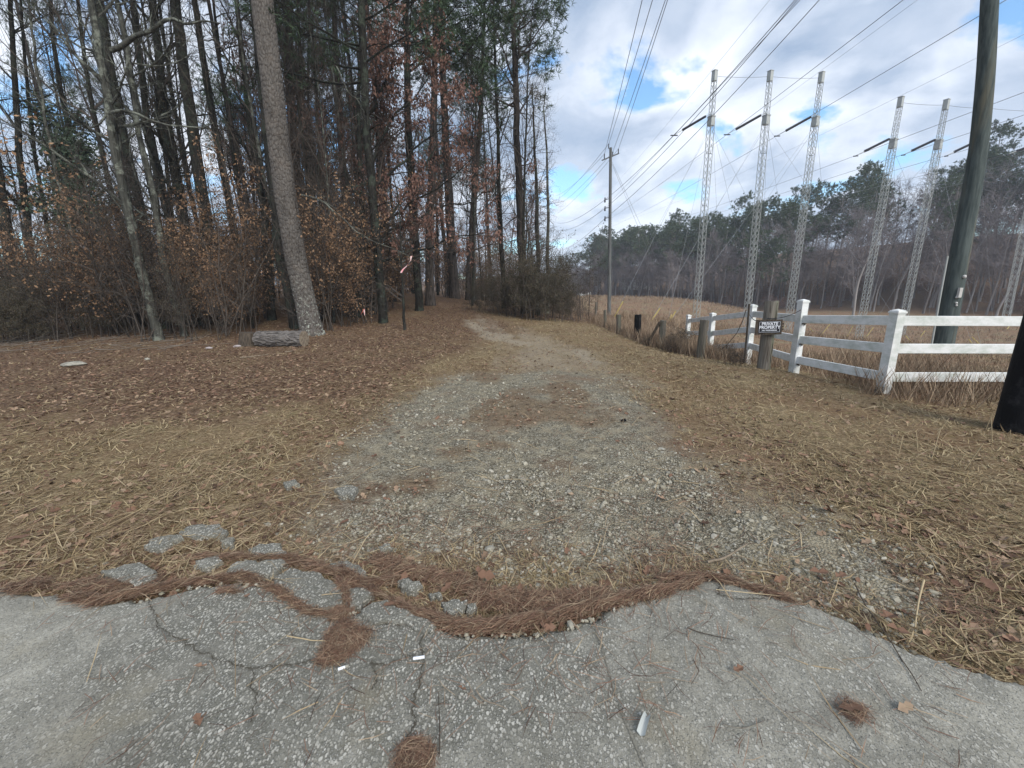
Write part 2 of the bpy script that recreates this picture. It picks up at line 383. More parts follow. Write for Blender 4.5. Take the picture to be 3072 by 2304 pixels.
# finer angular spacing ahead, where the picture looks
aa = np.r_[np.linspace(-62, 62, 460, endpoint=False), np.linspace(62, 298, na - 460, endpoint=False)] * math.pi / 180
Rg, Ag = np.meshgrid(rr, aa, indexing='ij')
X = Rg * np.sin(Ag); Y = Rg * np.cos(Ag)
Z = zg(X, Y)
near = Rg < 16
sa = np.full(X.shape, -9.0); m_ = Rg < 12; sa[m_] = sdist(X[m_], Y[m_], APRON)
Z = Z - 0.05 * np.clip((sa - 0.02) / 0.06, 0, 1)
G_, L_, S_, F_ = zones(X, Y)
rutv = (fbm(X * 2.2, Y * .7, 55, 3) - .5) * .05 * np.clip(1 - np.abs(Y - 5) / 5, 0, 1); Z += rutv * (sa < -0.1)
V = np.c_[X.ravel(), Y.ravel(), Z.ravel()]
i = np.arange(nr - 1)[:, None] * na; j = np.arange(na)[None]; j2 = (j + 1) % na
Qd = np.stack([i + j, i + j2, i + na + j2, i + na + j], -1).reshape(-1, 4)[:, ::-1]
V = np.vstack([V, [[0, 0, Z[0].mean()]]])
Tc = np.stack([np.full(na, len(V) - 1), np.arange(na), (np.arange(na) + 1) % na], 1)[:, ::-1]
me = mesh_from('ground', V, Qd, Tc, [M_ground], smooth=True)
ca = me.color_attributes.new('zone', 'FLOAT_COLOR', 'POINT')
zc = np.zeros((len(V), 4), np.float32); zc[:-1, 0] = G_.ravel(); zc[:-1, 1] = L_.ravel(); zc[:-1, 2] = S_.ravel(); zc[:-1, 3] = F_.ravel()
ca.data.foreach_set('color', zc.ravel())
og = bpy.data.objects.new('ground', me); COL.objects.link(og); og['kind'] = 'structure'
def surf_z(x, y):
    """height of what one stands on: apron inside its outline, else ground"""
    return zg(x, y)

# ------------------------------------------------------------------ concrete apron
def fn_conc(t, obj, geo, b):
    at_ = t.node('ShaderNodeAttribute', attribute_name='wear'); sp = t.node('ShaderNodeSeparateColor', ins={0: at_.outputs['Color']})
    crack, smoothc, joint = sp.outputs[0], sp.outputs[1], sp.outputs[2]
    wv = t.node('ShaderNodeVectorMath', operation='ADD', ins={0: obj, 1: t.node('ShaderNodeVectorMath', operation='SCALE', ins={0: t.node('ShaderNodeTexNoise', ins={'Vector': obj, 'Scale': 30, 'Detail': 2}).outputs['Color'], 'Scale': .02}).outputs[0]}).outputs[0]
    v1 = t.voro(t.mapping(wv, rot=(0, 0, .5), scale=(1, .7, 1)), 92); v2 = t.voro(wv, 150)
    s1 = t.node('ShaderNodeSeparateColor', ins={0: v1.outputs['Color']}); s2 = t.node('ShaderNodeSeparateColor', ins={0: v2.outputs['Color']})
    nl = t.noise(obj, 1.6, 5, .6); nm = t.noise(obj, 9, 5, .65); nf = t.noise(obj, 160, 3, .7)
    size = t.maprange(s1.outputs[1], 0, 1, .30, .58)
    peb = t.maprange(t.math('SUBTRACT', size, v1.outputs['Distance']), -.03, .05)
    pebc = t.ramp(s1.outputs[0], [(0, (.17, .165, .14)), (.3, (.30, .29, .25)), (.7, (.40, .385, .335)), (1, (.50, .485, .43))])
    peb2 = t.maprange(t.math('SUBTRACT', t.maprange(s2.outputs[1], 0, 1, .15, .42), v2.outputs['Distance']), -.03, .05)
    peb2c = t.ramp(s2.outputs[0], [(0, (.17, .17, .155)), (.5, (.30, .295, .27)), (1, (.42, .415, .39))])
    mortar = t.mix(t.maprange(nf, .35, .65), (.09, .088, .072), (.20, .195, .165))
    mortar2 = t.mix(t.maprange(nf, .35, .65), (.32, .305, .255), (.45, .43, .365))
    sm = t.math('ADD', t.math('MULTIPLY', smoothc, .9), t.maprange(nm, .45, .65, -.15, .3), True)
    m0 = t.mix(sm, mortar, mortar2)
    c = t.mix(t.math('MULTIPLY', peb2, t.maprange(sm, 0, 1, 1, .55)), m0, peb2c)
    c = t.mix(t.math('MULTIPLY', peb, t.maprange(sm, 0, 1, 1, .45)), c, pebc)
    c = t.mix(t.maprange(nl, .46, .66, 0, .42), c, (.115, .11, .09)); c = t.mix(t.maprange(t.noise(obj, 4.5, 6, .7), .58, .68, 0, .5), c, (.10, .095, .08))
    c = t.mix(t.maprange(t.noise(obj, 2.7, 3, .6), .56, .7, 0, .35), c, (.27, .235, .16))
    c = t.mix(joint, c, (.16, .15, .12)); c = t.mix(crack, c, (.03, .026, .02))
    h = t.math('ADD', t.math('MULTIPLY', peb, .8), t.math('ADD', t.math('MULTIPLY', peb2, .4), t.math('MULTIPLY', nf, .3)))
    bump(t, b, h, 0.006, .9)
    return c
M_conc = mat('exposed_aggregate_concrete', fn_conc, 0.9, 0.2)
def cr(pts, s, oy, ox=0): return wiggle(world_poly([(ox + a * s, oy + b_ * s) for a, b_ in pts]), .006, 6, int(abs(pts[0][0])))
cracks = [cr([(905, 600), (915, 660), (940, 720), (985, 810), (1060, 860), (1150, 910), (1250, 960), (1370, 1010), (1500, 1045), (1650, 1045), (1800, 1020), (1930, 1005)], .497, 1500),
    cr([(700, 750), (665, 830), (690, 920), (655, 1080), (620, 1190), (630, 1290), (560, 1480)], .5425, 1500, 900),
    cr([(630, 890), (540, 925), (430, 945), (400, 920)], .5425, 1500, 900), cr([(345, 660), (420, 690), (480, 720), (530, 710), (560, 740)], .5425, 1500, 900),
    cr([(310, 620), (400, 645), (560, 650), (670, 640), (660, 620), (560, 595), (470, 550), (440, 530)], .4846, 1500, 2000), cr([(310, 620), (320, 580), (330, 540), (330, 500)], .4846, 1500, 2000),
    cr([(1080, 770), (1180, 810), (1280, 850), (1400, 890)], .4846, 1500, 2000), cr([(400, 920), (430, 1000), (410, 1080)], .5425, 1500, 900),
    cr([(1500, 1045), (1560, 1200), (1520, 1380)], .497, 1500)]
joint = world_poly([(900 + a * .5425, 1500 + b_ * .5425) for a, b_ in [(1620, 700), (1700, 960), (1770, 1200), (1850, 1400), (1900, 1520)]])
xs = np.r_[np.linspace(-9, -3.6, 12), np.linspace(-3.55, 3.9, 500), np.linspace(3.95, 9, 12)]
ys = np.r_[np.linspace(-6, .45, 14), np.linspace(.5, 3.1, 175)]
ys[0] += 1e-3
Xa, Ya = np.meshgrid(xs, ys, indexing='ij'); sda = sdist(Xa, Ya, APRON)
keepv = sda > -0.012
# pull outside vertices that border the slab onto its edge
Za = zg(Xa, Ya) * 0 + 0.030 + (fbm(Xa * 3, Ya * 3, 5, 3) - .5) * .012
dc = np.full(Xa.shape, 9.0)
for c_ in cracks: dc = np.minimum(dc, dist_line(Xa, Ya, c_))
dj = dist_line(Xa, Ya, joint)
Za -= .0 * dc + .004 * np.clip(1 - dj / .02, 0, 1)
Za -= .022 * np.clip(1 - sda / .035, 0, 1) ** 2
Za += zbase(Xa, Ya)
# right-hand pour is smoother than the left-hand one
jl = np.interp(Ya, joint[::-1, 1][::-1] if joint[0, 1] < joint[-1, 1] else joint[::-1, 1], joint[:, 0] if joint[0, 1] < joint[-1, 1] else joint[::-1, 0])
smo = np.clip((Xa - jl + .35) / .7, 0, 1) * .5 + np.clip((fbm(Xa, Ya, 66, 3) - .5) * 2.2, 0, .5)
smo = np.maximum(smo, np.clip((-Xa - 1.75 + (fbm(Xa * 2, Ya * 2, 8, 3) - .5)) / .8, 0, .8))
ny_ = len(ys); idx = np.arange(Xa.size).reshape(Xa.shape)
q = np.stack([idx[:-1, :-1], idx[1:, :-1], idx[1:, 1:], idx[:-1, 1:]], -1).reshape(-1, 4)
kv = keepv.ravel(); q = q[kv[q].all(1)]
Va = np.c_[Xa.ravel(), Ya.ravel(), Za.ravel()]
# skirt along border edges
e = np.concatenate([q[:, [0, 1]], q[:, [1, 2]], q[:, [2, 3]], q[:, [3, 0]]]); es = np.sort(e, 1); key = es[:, 0].astype(np.int64) * Xa.size + es[:, 1]
uq, fi, ct = np.unique(key, return_index=True, return_counts=True); be = e[fi[ct == 1]]
bv = np.unique(be); mp = {a: Xa.size + k for k, a in enumerate(bv)}; low = Va[bv].copy(); low[:, 2] -= .12
sk = np.array([[a, mp[a], mp[b_], b_] for a, b_ in be])
Vall = np.vstack([Va, low]); Qa = np.vstack([q, sk])
used = np.unique(Qa); remap = np.zeros(len(Vall), np.int64); remap[used] = np.arange(len(used))
me = mesh_from('driveway_apron', Vall[used], remap[Qa], None, [M_conc], smooth=False)
wc = np.zeros((len(Vall), 4), np.float32)
crk = .35 * np.clip(1.0 - dc / .02, 0, 1); wc[:Xa.size, 0] = crk.ravel(); wc[:Xa.size, 1] = smo.ravel(); wc[:Xa.size, 2] = (np.clip(1 - dj / .016, 0, 1) * .6).ravel()
me.color_attributes.new('wear', 'FLOAT_COLOR', 'POINT').data.foreach_set('color', wc[used].ravel())
oa = bpy.data.objects.new('driveway_apron', me); COL.objects.link(oa); oa['kind'] = 'structure'
apron_z = lambda x, y: zbase(x, y) + 0.030 + (fbm(x * 3, y * 3, 5, 3) - .5) * .012
M_crack = mat('crack_strip', lambda t, o, g, b: t.mix(t.noise(o, 40, 3, .6), (.045, .04, .032), (.10, .09, .07)), .95, .05)  # dark flat strips laid over the slab stand for open cracks
for kc, c_ in enumerate(cracks):
    rk = np.random.default_rng(700 + kc); P = wiggle(c_, .0025, 3, 600 + kc); T_ = nrm(np.gradient(P, axis=0)); N_ = np.c_[-T_[:, 1], T_[:, 0]]
    wd = (.0007 + .0022 * rk.random(len(P)) ** 1.5)[:, None] * (1.6 if kc == 1 else 1.0); A1, B1 = P + N_ * wd, P - N_ * wd
    zc1 = apron_z(P[:, 0], P[:, 1]) - .012 * .8 + .0125; Vk = np.stack([np.c_[A1, zc1], np.c_[B1, zc1]], 1).reshape(-1, 3); ii = np.arange(len(P) - 1) * 2
    MB().add(Vk, np.stack([ii, ii + 1, ii + 3, ii + 2], 1)).build('crack', M_crack, oa)
Pj = wiggle(joint, .0015, 12, 999); Tj = nrm(np.gradient(Pj, axis=0)); Nj = np.c_[-Tj[:, 1], Tj[:, 0]] * .0014; ii = np.arange(len(Pj) - 1) * 2
zj = apron_z(Pj[:, 0], Pj[:, 1]) + .0015; MB().add(np.stack([np.c_[Pj - Nj, zj], np.c_[Pj + Nj, zj]], 1).reshape(-1, 3), np.stack([ii, ii + 1, ii + 3, ii + 2], 1)).build('joint', mat('joint_dirt', lambda t, o, g, b: (.18, .17, .14), .95, .05), oa)
# broken-off pieces of the slab
pieces = [((1080, 200), (1150, 160), (1330, 155), (1380, 195), (1360, 235), (1180, 240)), ((870, 290), (950, 235), (1060, 225), (1110, 240), (1000, 300), (900, 310)),
    ((610, 440), (700, 430), (850, 395), (950, 450), (930, 510), (820, 545), (700, 500)), ((1180, 380), (1300, 350), (1350, 380), (1250, 430), (1170, 410)),
    ((1500, 310), (1560, 280), (1700, 275), (1735, 330), (1720, 360), (1550, 345)), ((1390, 420), (1480, 380), (1560, 400), (1700, 380), (1740, 400), (1640, 470), (1500, 470), (1380, 450)),
    ((1650, 470), (1750, 415), (1900, 440), (2010, 500), (2080, 580), (2070, 640), (1950, 680), (1800, 640), (1660, 560)), ((1990, 400), (2100, 380), (2170, 430), (2120, 460), (2030, 450)),
    ((1330, 255), (1420, 245), (1415, 285), (1340, 290))]
pieces = [[(a * .497, 1500 + b_ * .497) for a, b_ in p] for p in pieces]
p8 = [((165, 360), (260, 345), (330, 370), (370, 410), (330, 460), (280, 440), (190, 400)), ((260, 510), (400, 490), (410, 540), (340, 610), (250, 600)), ((540, 470), (600, 450), (680, 490), (640, 520), (560, 500)),
    ((710, 530), (770, 520), (770, 550), (720, 555)), ((780, 580), (880, 565), (930, 590), (900, 640), (820, 650)), ((930, 600), (980, 590), (975, 630), (920, 640)), ((430, 270), (500, 250), (530, 280), (440, 300)),
    ((340, 620), (480, 570), (640, 660), (760, 720), (700, 760), (520, 700), (380, 690))]
pieces += [[(900 + a * .5425, 1500 + b_ * .5425) for a, b_ in p] for p in p8]
pieces += [[(1003, 1475), (1040, 1462), (1075, 1470), (1060, 1495), (1020, 1492)], [(850, 1450), (885, 1442), (900, 1456), (860, 1466)]]
def slab_piece(P, top, seed, parent):
    r = np.random.default_rng(seed)
    P = wiggle(np.vstack([P, P[:1]]), .010, 3, seed)[:-1]; c = P.mean(0); n_ = len(P)
    tilt = r.normal(0, .012, 2)
    rings = []
    for f_, dz in ((1.06, -.07), (1.0, -.014), (.95, -.002), (.6, .002), (.3, .004)):
        q_ = c + (P - c) * f_; z = top + dz + (q_ - c) @ tilt + r.normal(0, .0012, n_); rings.append(np.c_[q_, z])
    b_ = MB(); V_ = np.vstack(rings + [np.r_[c, top + .004][None]])
    Q_ = [[k * n_ + i_, k * n_ + (i_ + 1) % n_, (k + 1) * n_ + (i_ + 1) % n_, (k + 1) * n_ + i_] for k in range(4) for i_ in range(n_)]
    T_ = [[4 * n_ + i_, 4 * n_ + (i_ + 1) % n_, 5 * n_] for i_ in range(n_)]
    area = 0.5 * np.sum(P[:, 0] * np.roll(P[:, 1], -1) - np.roll(P[:, 0], -1) * P[:, 1])
    if area < 0: Q_ = [a[::-1] for a in Q_]; T_ = [a[::-1] for a in T_]
    b_.add(V_, Q_, T_); return b_.build('slab_piece', M_conc, parent)
for k, p in enumerate(pieces):
    P = np.array([flat(u, v, .02)[:2] for u, v in p]); c = P.mean(0)
    slab_piece(P, float(zbase(c[0], c[1])) + .040 + .005 * (k % 3), 200 + k, oa)

# ------------------------------------------------------------------ plain materials
M_white = mat('white_vinyl', lambda t, o, g, b: t.mix(t.maprange(t.noise(t.mapping(o, scale=(1, 1, 2)), 3.2, 6, .7), .42, .70, 0, .75), (.72, .73, .72), (.33, .38, .32)), .45, .4)
M_oldwood = mat('weathered_wood', col_noise((.10, .085, .07), (.24, .22, .185), 9, (3.5, 3.5, .16), .02, (.15, .155, .11)), .9)
M_greywood = mat('dark_grey_wood', col_noise((.05, .045, .037), (.15, .135, .11), 9, (3.5, 3.5, .16), .02, (.10, .105, .075)), .9)
M_darkwood = mat('dark_wood', col_noise((.035, .028, .022), (.10, .08, .06), 9, (4, 4, .4), .01), .9)
M_black = mat('black_tar', lambda t, o, g, b: (bump(t, b, t.noise(t.mapping(o, scale=(2, 2, .3)), 12, 6, .7), .02), t.mix(t.maprange(t.noise(o, 5, 5, .7), .56, .72, 0, .55), (.007, .007, .008), (.06, .06, .06)))[1], .8, .15)
M_pole = mat('mossy_treated_pole', col_noise((.042, .055, .054), (.095, .115, .110), 9, (2, 2, .22), .02, (.125, .12, .09), 8), .9)
M_pole2 = mat('grey_pole_wood', col_noise((.07, .075, .075), (.15, .155, .15), 5, (2, 2, .2), .01), .9)
M_steel = mat('galvanised_steel', lambda t, o, g, b: t.mix(t.noise(o, 3, 3, .5), (.30, .32, .31), (.42, .44, .42)), .55, .5)
M_wire = mat('aluminium_wire', lambda t, o, g, b: (.20, .21, .22), .5, .4)
M_wiredark = mat('dark_wire', lambda t, o, g, b: (.045, .05, .055), .6, .3)
M_insul = mat('brown_porcelain', lambda t, o, g, b: (.045, .045, .055), .35, .5)
M_yellow = mat('yellow_plastic', lambda t, o, g, b: t.mix(t.noise(o, 4, 3, .6), (.40, .30, .09), (.55, .45, .18)), .6, .3)
M_signblack = mat('sign_black', lambda t, o, g, b: (.012, .012, .018), .4, .4)
M_signwhite = mat('sign_white', lambda t, o, g, b: (.72, .74, .78), .5, .3)
M_pink = mat('pink_tape', lambda t, o, g, b: t.mix(t.maprange(t.noise(o, 9, 2, .5), .4, .6), (.75, .32, .34), (.88, .66, .64)), .6, .3)
M_red = mat('red_tape', lambda t, o, g, b: (.62, .13, .10), .6, .3)
M_lightgrey = mat('pale_plastic', lambda t, o, g, b: t.mix(t.noise(o, 12, 3, .6), (.36, .35, .33), (.58, .57, .55)), .5, .4)
M_rock = mat('pale_rock', lambda t, o, g, b: (bump(t, b, t.noise(o, 25, 5, .7), .01), t.mix(t.maprange(t.noise(o, 14, 5, .6), .35, .65), (.17, .16, .135), (.36, .345, .29)))[1], .9)
M_straw = mat('straw', islands([(.23, .16, .09), (.38, .29, .17), (.50, .40, .25), (.30, .22, .13)]), .8, .2)
M_needle = mat('fallen_pine_needles', islands([(.055, .032, .024), (.16, .09, .062), (.24, .14, .095), (.36, .24, .16), (.12, .066, .048), (.46, .35, .23), (.08, .048, .036)]), .8, .2)
M_dryleaf = mat('fallen_leaves', islands([(.075, .046, .032), (.155, .086, .056), (.23, .135, .088), (.31, .195, .13), (.36, .265, .18), (.13, .078, .052)]), .8, .25)
M_stone = mat('gravel_stones', islands([(.14, .125, .095), (.25, .23, .17), (.34, .31, .235), (.43, .40, .32), (.23, .22, .185), (.52, .49, .41)]), .9, .15)
M_thatch = mat('dry_grass', islands([(.13, .09, .05), (.25, .18, .10), (.36, .275, .16), (.48, .39, .24), (.29, .23, .13), (.20, .165, .085)]), .85, .15)
M_fieldgrass = mat('field_grass', islands([(.17, .115, .08), (.26, .18, .125), (.34, .25, .17), (.43, .34, .24), (.22, .15, .10)]), .85, .15)

# ------------------------------------------------------------------ white three-rail fence
wf = empty('white_fence', pt(2650, 1184, 6.2), 'white three-rail vinyl ranch fence turning its corner beside the black pole', 'fence')
def post_at(u, v, Y, u2, v2):
    b_ = pt(u, v, Y); t_ = pt(u2, v2, Y); return b_, t_[2] - b_[2]
wposts = [post_at(2061, 1020, 16, 2071, 946), post_at(2128, 1061, 12.9, 2136, 941), post_at(2240, 1092, 10.4, 2249, 917), post_at(2380, 1121, 7.9, 2401, 903), post_at(2646, 1184, 6.2, 2686, 934)]
mw = []
def child_mesh(mb, name, m, parent, smooth=False, **k):
    """geometry given in world coordinates, parented to a thing placed elsewhere"""
    o = mb.build(name, m, None, smooth, **k); o.parent = parent
    if parent.parent is None: o.matrix_parent_inverse = Matrix.Translation(parent.location).inverted()
    return o
corner = wposts[4][0]
extra = [np.array([corner[0] + 2.45, corner[1] + .05, 0]), np.array([corner[0] + 4.9, corner[1] + .1, 0])]
for e_ in extra: e_[2] = float(zg(e_[0], e_[1])); wposts.append((e_, 1.24))
ydir = rotz(math.radians(8))
for k, (b_, h) in enumerate(wposts):
    m1 = MB().box([b_[0], b_[1], b_[2] + h / 2 - .12], [.13, .13, h + .2], ydir)
    po = child_mesh(m1, 'post', M_white, wf)
    m2 = MB(); z = b_[2] + h - .015
    m2.box([b_[0], b_[1], z], [.152, .152, .028], ydir).box([b_[0], b_[1], z + .022], [.13, .13, .016], ydir); tp = m2
    a = .055; vv = np.array([[-a, -a, 0], [a, -a, 0], [a, a, 0], [-a, a, 0], [0, 0, .02]]); m2.add(vv @ ydir.T + [b_[0], b_[1], z + .03], T=[[0, 1, 4], [1, 2, 4], [2, 3, 4], [3, 0, 4]])
    cp = m2.build('post_cap', M_white); cp.parent = po
def rail(a, b_, m, name, parent, h=.145, w_=.042):
    a = np.asarray(a, float); b_ = np.asarray(b_, float); d = b_ - a; L = np.linalg.norm(d); R = frame(d)
    mb = MB(); hw, hh, ch = w_ / 2, h / 2, .006
    prof = np.array([[-hw, -hh + ch], [-hw + ch, -hh], [hw - ch, -hh], [hw, -hh + ch], [hw, hh - ch], [hw - ch, hh], [-hw + ch, hh], [-hw, hh - ch]])
    V_ = np.array([[x, p[0], p[1]] for x in (0, L) for p in prof]) @ R.T + a
    mb.add(V_, [[i_, (i_ + 1) % 8, 8 + (i_ + 1) % 8, 8 + i_] for i_ in range(8)], [[0, i_ + 1, i_] for i_ in range(1, 7)] + [[8, 8 + i_, 9 + i_] for i_ in range(1, 7)])
    return child_mesh(mb, name, m, parent)
# rail heights measured at each post: centre heights of the three rails in source pixels, left and right of posts
rv = [(962, 998, 1032), (955, 1000, 1042), (942, 989, 1036), (957, 1018, 1078), (963, 1046, 1131)]
rvr = {4: (967, 1055, 1139)}
rail_pts = []
for k in range(5):
    b_ = wposts[k][0]; u0 = (2066, 2132, 2245, 2390, 2672)[k]
    rail_pts.append([float(pt(u0, v_, b_[1])[2]) for v_ in rv[k]])
for k in (5, 6): rail_pts.append([rail_pts[4][q_] + (wposts[k][0][2] - corner[2]) for q_ in range(3)])
for k in range(6):
    A_, B_ = wposts[k][0], wposts[k + 1][0]; d = nrm(B_[:2] - A_[:2]) * .055
    for q_ in range(3):
        rail([A_[0] + d[0], A_[1] + d[1], rail_pts[k][q_]], [B_[0] - d[0], B_[1] - d[1], rail_pts[k + 1][q_]], M_white, 'rail', wf)
# small dark brackets under the rail ends on the fourth post
b_ = wposts[3][0]
for q_ in range(3):
    mb = MB().box([b_[0] + .02, b_[1] - .075, rail_pts[3][q_] - .083], [.07, .02, .018]).box([b_[0] + .035, b_[1] - .08, rail_pts[3][q_] - .10], [.015, .015, .03])
    child_mesh(mb, 'bracket', M_darkwood, wf)

# ------------------------------------------------------------------ old wooden posts
def wood_post(u, v, Y, u2, v2, wpx, label, name='wood_post', m=None, square=False, seed=1, group='old wooden fence posts', y2=None):
    b_ = ground(u, v) if Y is None else pt(u, v, Y); b_ = b_.copy()
    dep = (b_ - CAM) @ fwd; w_ = wpx / F * dep * (.80 if square else .92); t_ = pt(u2, v2, b_[1] if y2 is None else y2)
    b0 = b_ - (t_ - b_) * .15
    r = np.random.default_rng(seed); k = 4 if square else 14; n_ = 16
    P = np.linspace(b0, t_, n_); V_, Q_ = tubes(P[None], np.full((1, n_), w_ / 2 * (1.41 if square else 1)), k)
    V_ = V_.reshape(n_, k, 3)
    if square:
        sub = []
        for i_ in range(4):
            for f_ in (0.04, .35, .65, .96): sub.append(V_[:, i_] * (1 - f_) + V_[:, (i_ + 1) % 4] * f_)
        V_ = np.stack(sub, 1); k = 16
    c = P[:, None]; gr = 1 + (r.random(k) - .5)[None, :, None] * (.10 if not square else .03) + r.normal(0, .012, (n_, k, 1)); V_ = c + (V_ - c) * gr
    ax = nrm(t_ - b_); V_[-1] += ax * r.normal(0, .008, (k, 1))
    ii = np.arange(n_ - 1)[:, None] * k; jj = np.arange(k)[None]; j2_ = (jj + 1) % k
    Q_ = np.stack([ii + jj, ii + j2_, ii + k + j2_, ii + k + jj], -1).reshape(-1, 4)
    mb = MB().add(V_.reshape(-1, 3), Q_); ring = V_[-1]; mb.add(np.r_[ring, [ring.mean(0) - ax * .01]], T=[[i_, (i_ + 1) % k, k] for i_ in range(k)])
    e_ = empty(name, b_, label, 'post', group)
    o = child_mesh(mb, 'shaft', m or M_oldwood, e_, True)
    for p in o.data.polygons[-k:]: p.use_smooth = False
    return e_, b_, t_
wood_post(2100, 1073, 10.2, 2113, 960, 23, 'thick grey wooden post just left of the white fence, furthest right of the old row', m=M_greywood, seed=2, square=True)
wood_post(1984, 1048, 12, 1989, 962, 18, 'grey wooden post with a leaning board resting against its left side', m=M_greywood, seed=3, square=True)
wood_post(1912, 1022, 13.2, 1914, 944, 19, 'short jet black square post standing in the row of old grey posts', 'black_post', M_black, True, 4)
wood_post(1856, 1002, 15, 1856, 944, 15, 'stubby weathered post next to the black post, on its left', m=M_greywood, seed=5)
wood_post(1816, 984, 18, 1815, 931, 10, 'narrow weathered post in line with the foot of the far utility pole', m=M_greywood, seed=6)
wood_post(1786, 962, 22, 1789, 906, 7, 'thin pale post half sunk in the brush left of the far utility pole', seed=7)
eb, bb, tb = wood_post(1940, 1036, 12.2, 1980, 966, 8, 'dark brown board leaning against a grey wooden post', 'leaning_board', M_darkwood, True, 8, group=None, y2=11.95); eb['category'] = 'board'
sp_e, spb, spt = wood_post(2290, 1108, 7.9, 2316, 903, 39, 'split grey round post holding the private property sign', 'sign_post', M_oldwood, False, 9, group=None)
# long splits in the sign post: dark raised tubes, shade put into their colour
ax = spt - spb
for k, (a0, a1, off) in enumerate(((.02, .5, -.02), (.1, .42, .05), (.55, .95, -.06), (.6, .98, .04))):
    P = [spb + ax * (a0 + (a1 - a0) * q_ / 5) + np.array([off + .012 * math.sin(q_ * 2 + k), -math.sqrt(max(.118 ** 2 - off ** 2, 0)) + .004, 0]) for q_ in range(6)]
    child_mesh(MB().tube(P, [.002, .007, .008, .007, .005, .002], 4), 'split', M_darkwood, sp_e)

# ------------------------------------------------------------------ sign
sgc = pt(2307, 981, 7.72)
sg = empty('private_property_sign', sgc, 'black and white private property no trespassing sign on a dark wooden backing board', 'sign')
RS = rotz(math.radians(-14)) @ np.array(Matrix.Rotation(math.radians(-1.5), 3, 'Y'))
def sign_box(c, d, name, m, parent=None):
    mb = MB().box(RS @ np.array(c) + sgc, d, RS); return child_mesh(mb, name, m, parent or sg)
SW, SH = .365, .215
bk = sign_box([.0, .022, -.005], [.44, .028, .275], 'backing_board', M_darkwood)
for k in range(3): sign_box([.235, .03, .05 - .05 * k], [.03, .02, .035], 'backing_block', M_darkwood)
pn = sign_box([.01, .004, 0], [SW, .006, SH], 'panel', M_signblack)
bd = MB()
for c, d in (([.01, .0, SH / 2 - .014], [SW - .024, .003, .004]), ([.01, .0, -SH / 2 + .014], [SW - .024, .003, .004]), ([.01 - SW / 2 + .014, 0, 0], [.004, .0028, SH - .032]), ([.01 + SW / 2 - .014, 0, 0], [.004, .0028, SH - .032])):
    bd.box(RS @ np.array(c) + sgc, d, RS)
child_mesh(bd, 'white_border', M_signwhite, sg)
def text_mesh(txt, size, cx_, cz_, off, parent, sx=1.0, m=None):
    cu = bpy.data.curves.new('lettering', 'FONT'); cu.body = txt; cu.size = size; cu.align_x = 'CENTER'; cu.align_y = 'CENTER'; cu.extrude = .0012; cu.offset = off; cu.resolution_u = 3
    o = bpy.data.objects.new('lettering', cu); COL.objects.link(o); bpy.context.view_layer.update()
    me_ = bpy.data.meshes.new_from_object(o); bpy.data.objects.remove(o)
    me_.materials.clear(); me_.materials.append(m or M_signwhite)
    o = bpy.data.objects.new('lettering', me_); COL.objects.link(o); o.parent = parent
    R = np.array(RS) @ np.array([[sx, 0, 0], [0, 0, -1], [0, 1, 0]], float)
    Mx = Matrix.Identity(4); P = RS @ np.array([cx_, -.0015, cz_])
    for a_ in range(3):
        for b2 in range(3): Mx[a_][b2] = R[a_][b2]
        Mx[a_][3] = P[a_]
    o.matrix_local = Mx; return o
text_mesh('PRIVATE', .078, .01, .056, .0022, sg, .93)
text_mesh('PROPERTY', .078, .01, -.008, .0022, sg, .93)
text_mesh('NO TRESPASSING', .032, .01, -.062, .001, sg, .98)
# cable slung between fence posts and the sign post
def wire(name, P, r, m, label, cat, group=None, k=5, kindname='cable'):
    P = np.asarray(P, float); o = MB().tube(P - P[0], r, k).build(name, m, None, True); o.location = P[0]
    return tag(o, label, cat, group)
def sag(a, b_, s, n_=16):
    t = np.linspace(0, 1, n_)[:, None]; P = np.asarray(a) * (1 - t) + np.asarray(b_) * t; P[:, 2] -= 4 * s * (t * (1 - t))[:, 0]; return P
c1 = pt(2246, 940, 10.25); c2 = pt(2305, 955, 7.75); c3 = pt(2402, 930, 7.8)
wire('cable', np.vstack([sag(c1, c2, .12, 9), sag(c2, c3, .05, 9)[1:]]), .008, M_signblack, 'thin black cable slung from the white fence past the sign post', 'cable')
wire('metal_stake', np.array([pt(2231, 1098, 9.9), pt(2240, 1010, 9.85), pt(2248, 912, 9.8)]), .022, M_darkwood, 'rusty dark metal stake leaning on the white fence left of the sign', 'stake')
wire('vine', np.array([pt(2150, 1062, 10.3), pt(2185, 1030, 10.2), pt(2210, 1000, 10.1), pt(2228, 962, 10), pt(2238, 930, 9.9)]), .009, M_darkwood, 'bare dark vine hanging diagonally from the metal stake to the grass', 'vine')
# ------------------------------------------------------------------ utility poles
def pole_mb(b_, t_, r0, r1, k=24, seed=1, n_=26, rag=.01):
    r = np.random.default_rng(seed); f_ = np.linspace(-.02, 1, n_)[:, None]; P = b_ * (1 - f_) + t_ * f_
    V_, Q_ = tubes(P[None], (r0 + (r1 - r0) * np.clip(f_[:, 0], 0, 1))[None], k); V_ = V_.reshape(n_, k, 3)
    V_ = P[:, None] + (V_ - P[:, None]) * (1 + r.normal(0, rag, (1, k, 1)) + r.normal(0, rag * .3, (n_, k, 1)))
    mb = MB().add(V_.reshape(-1, 3), Q_); mb.add(np.r_[V_[-1], [V_[-1].mean(0)]], T=[[i_, (i_ + 1) % k, k] for i_ in range(k)]); return mb
YP = 44
pb = pt(1827, 975, YP); ptop = pt(1832, 443, YP)
up_e = empty('utility_pole', pb, 'tall slim far utility pole with a slanted crossarm standing at the field edge', 'pole')
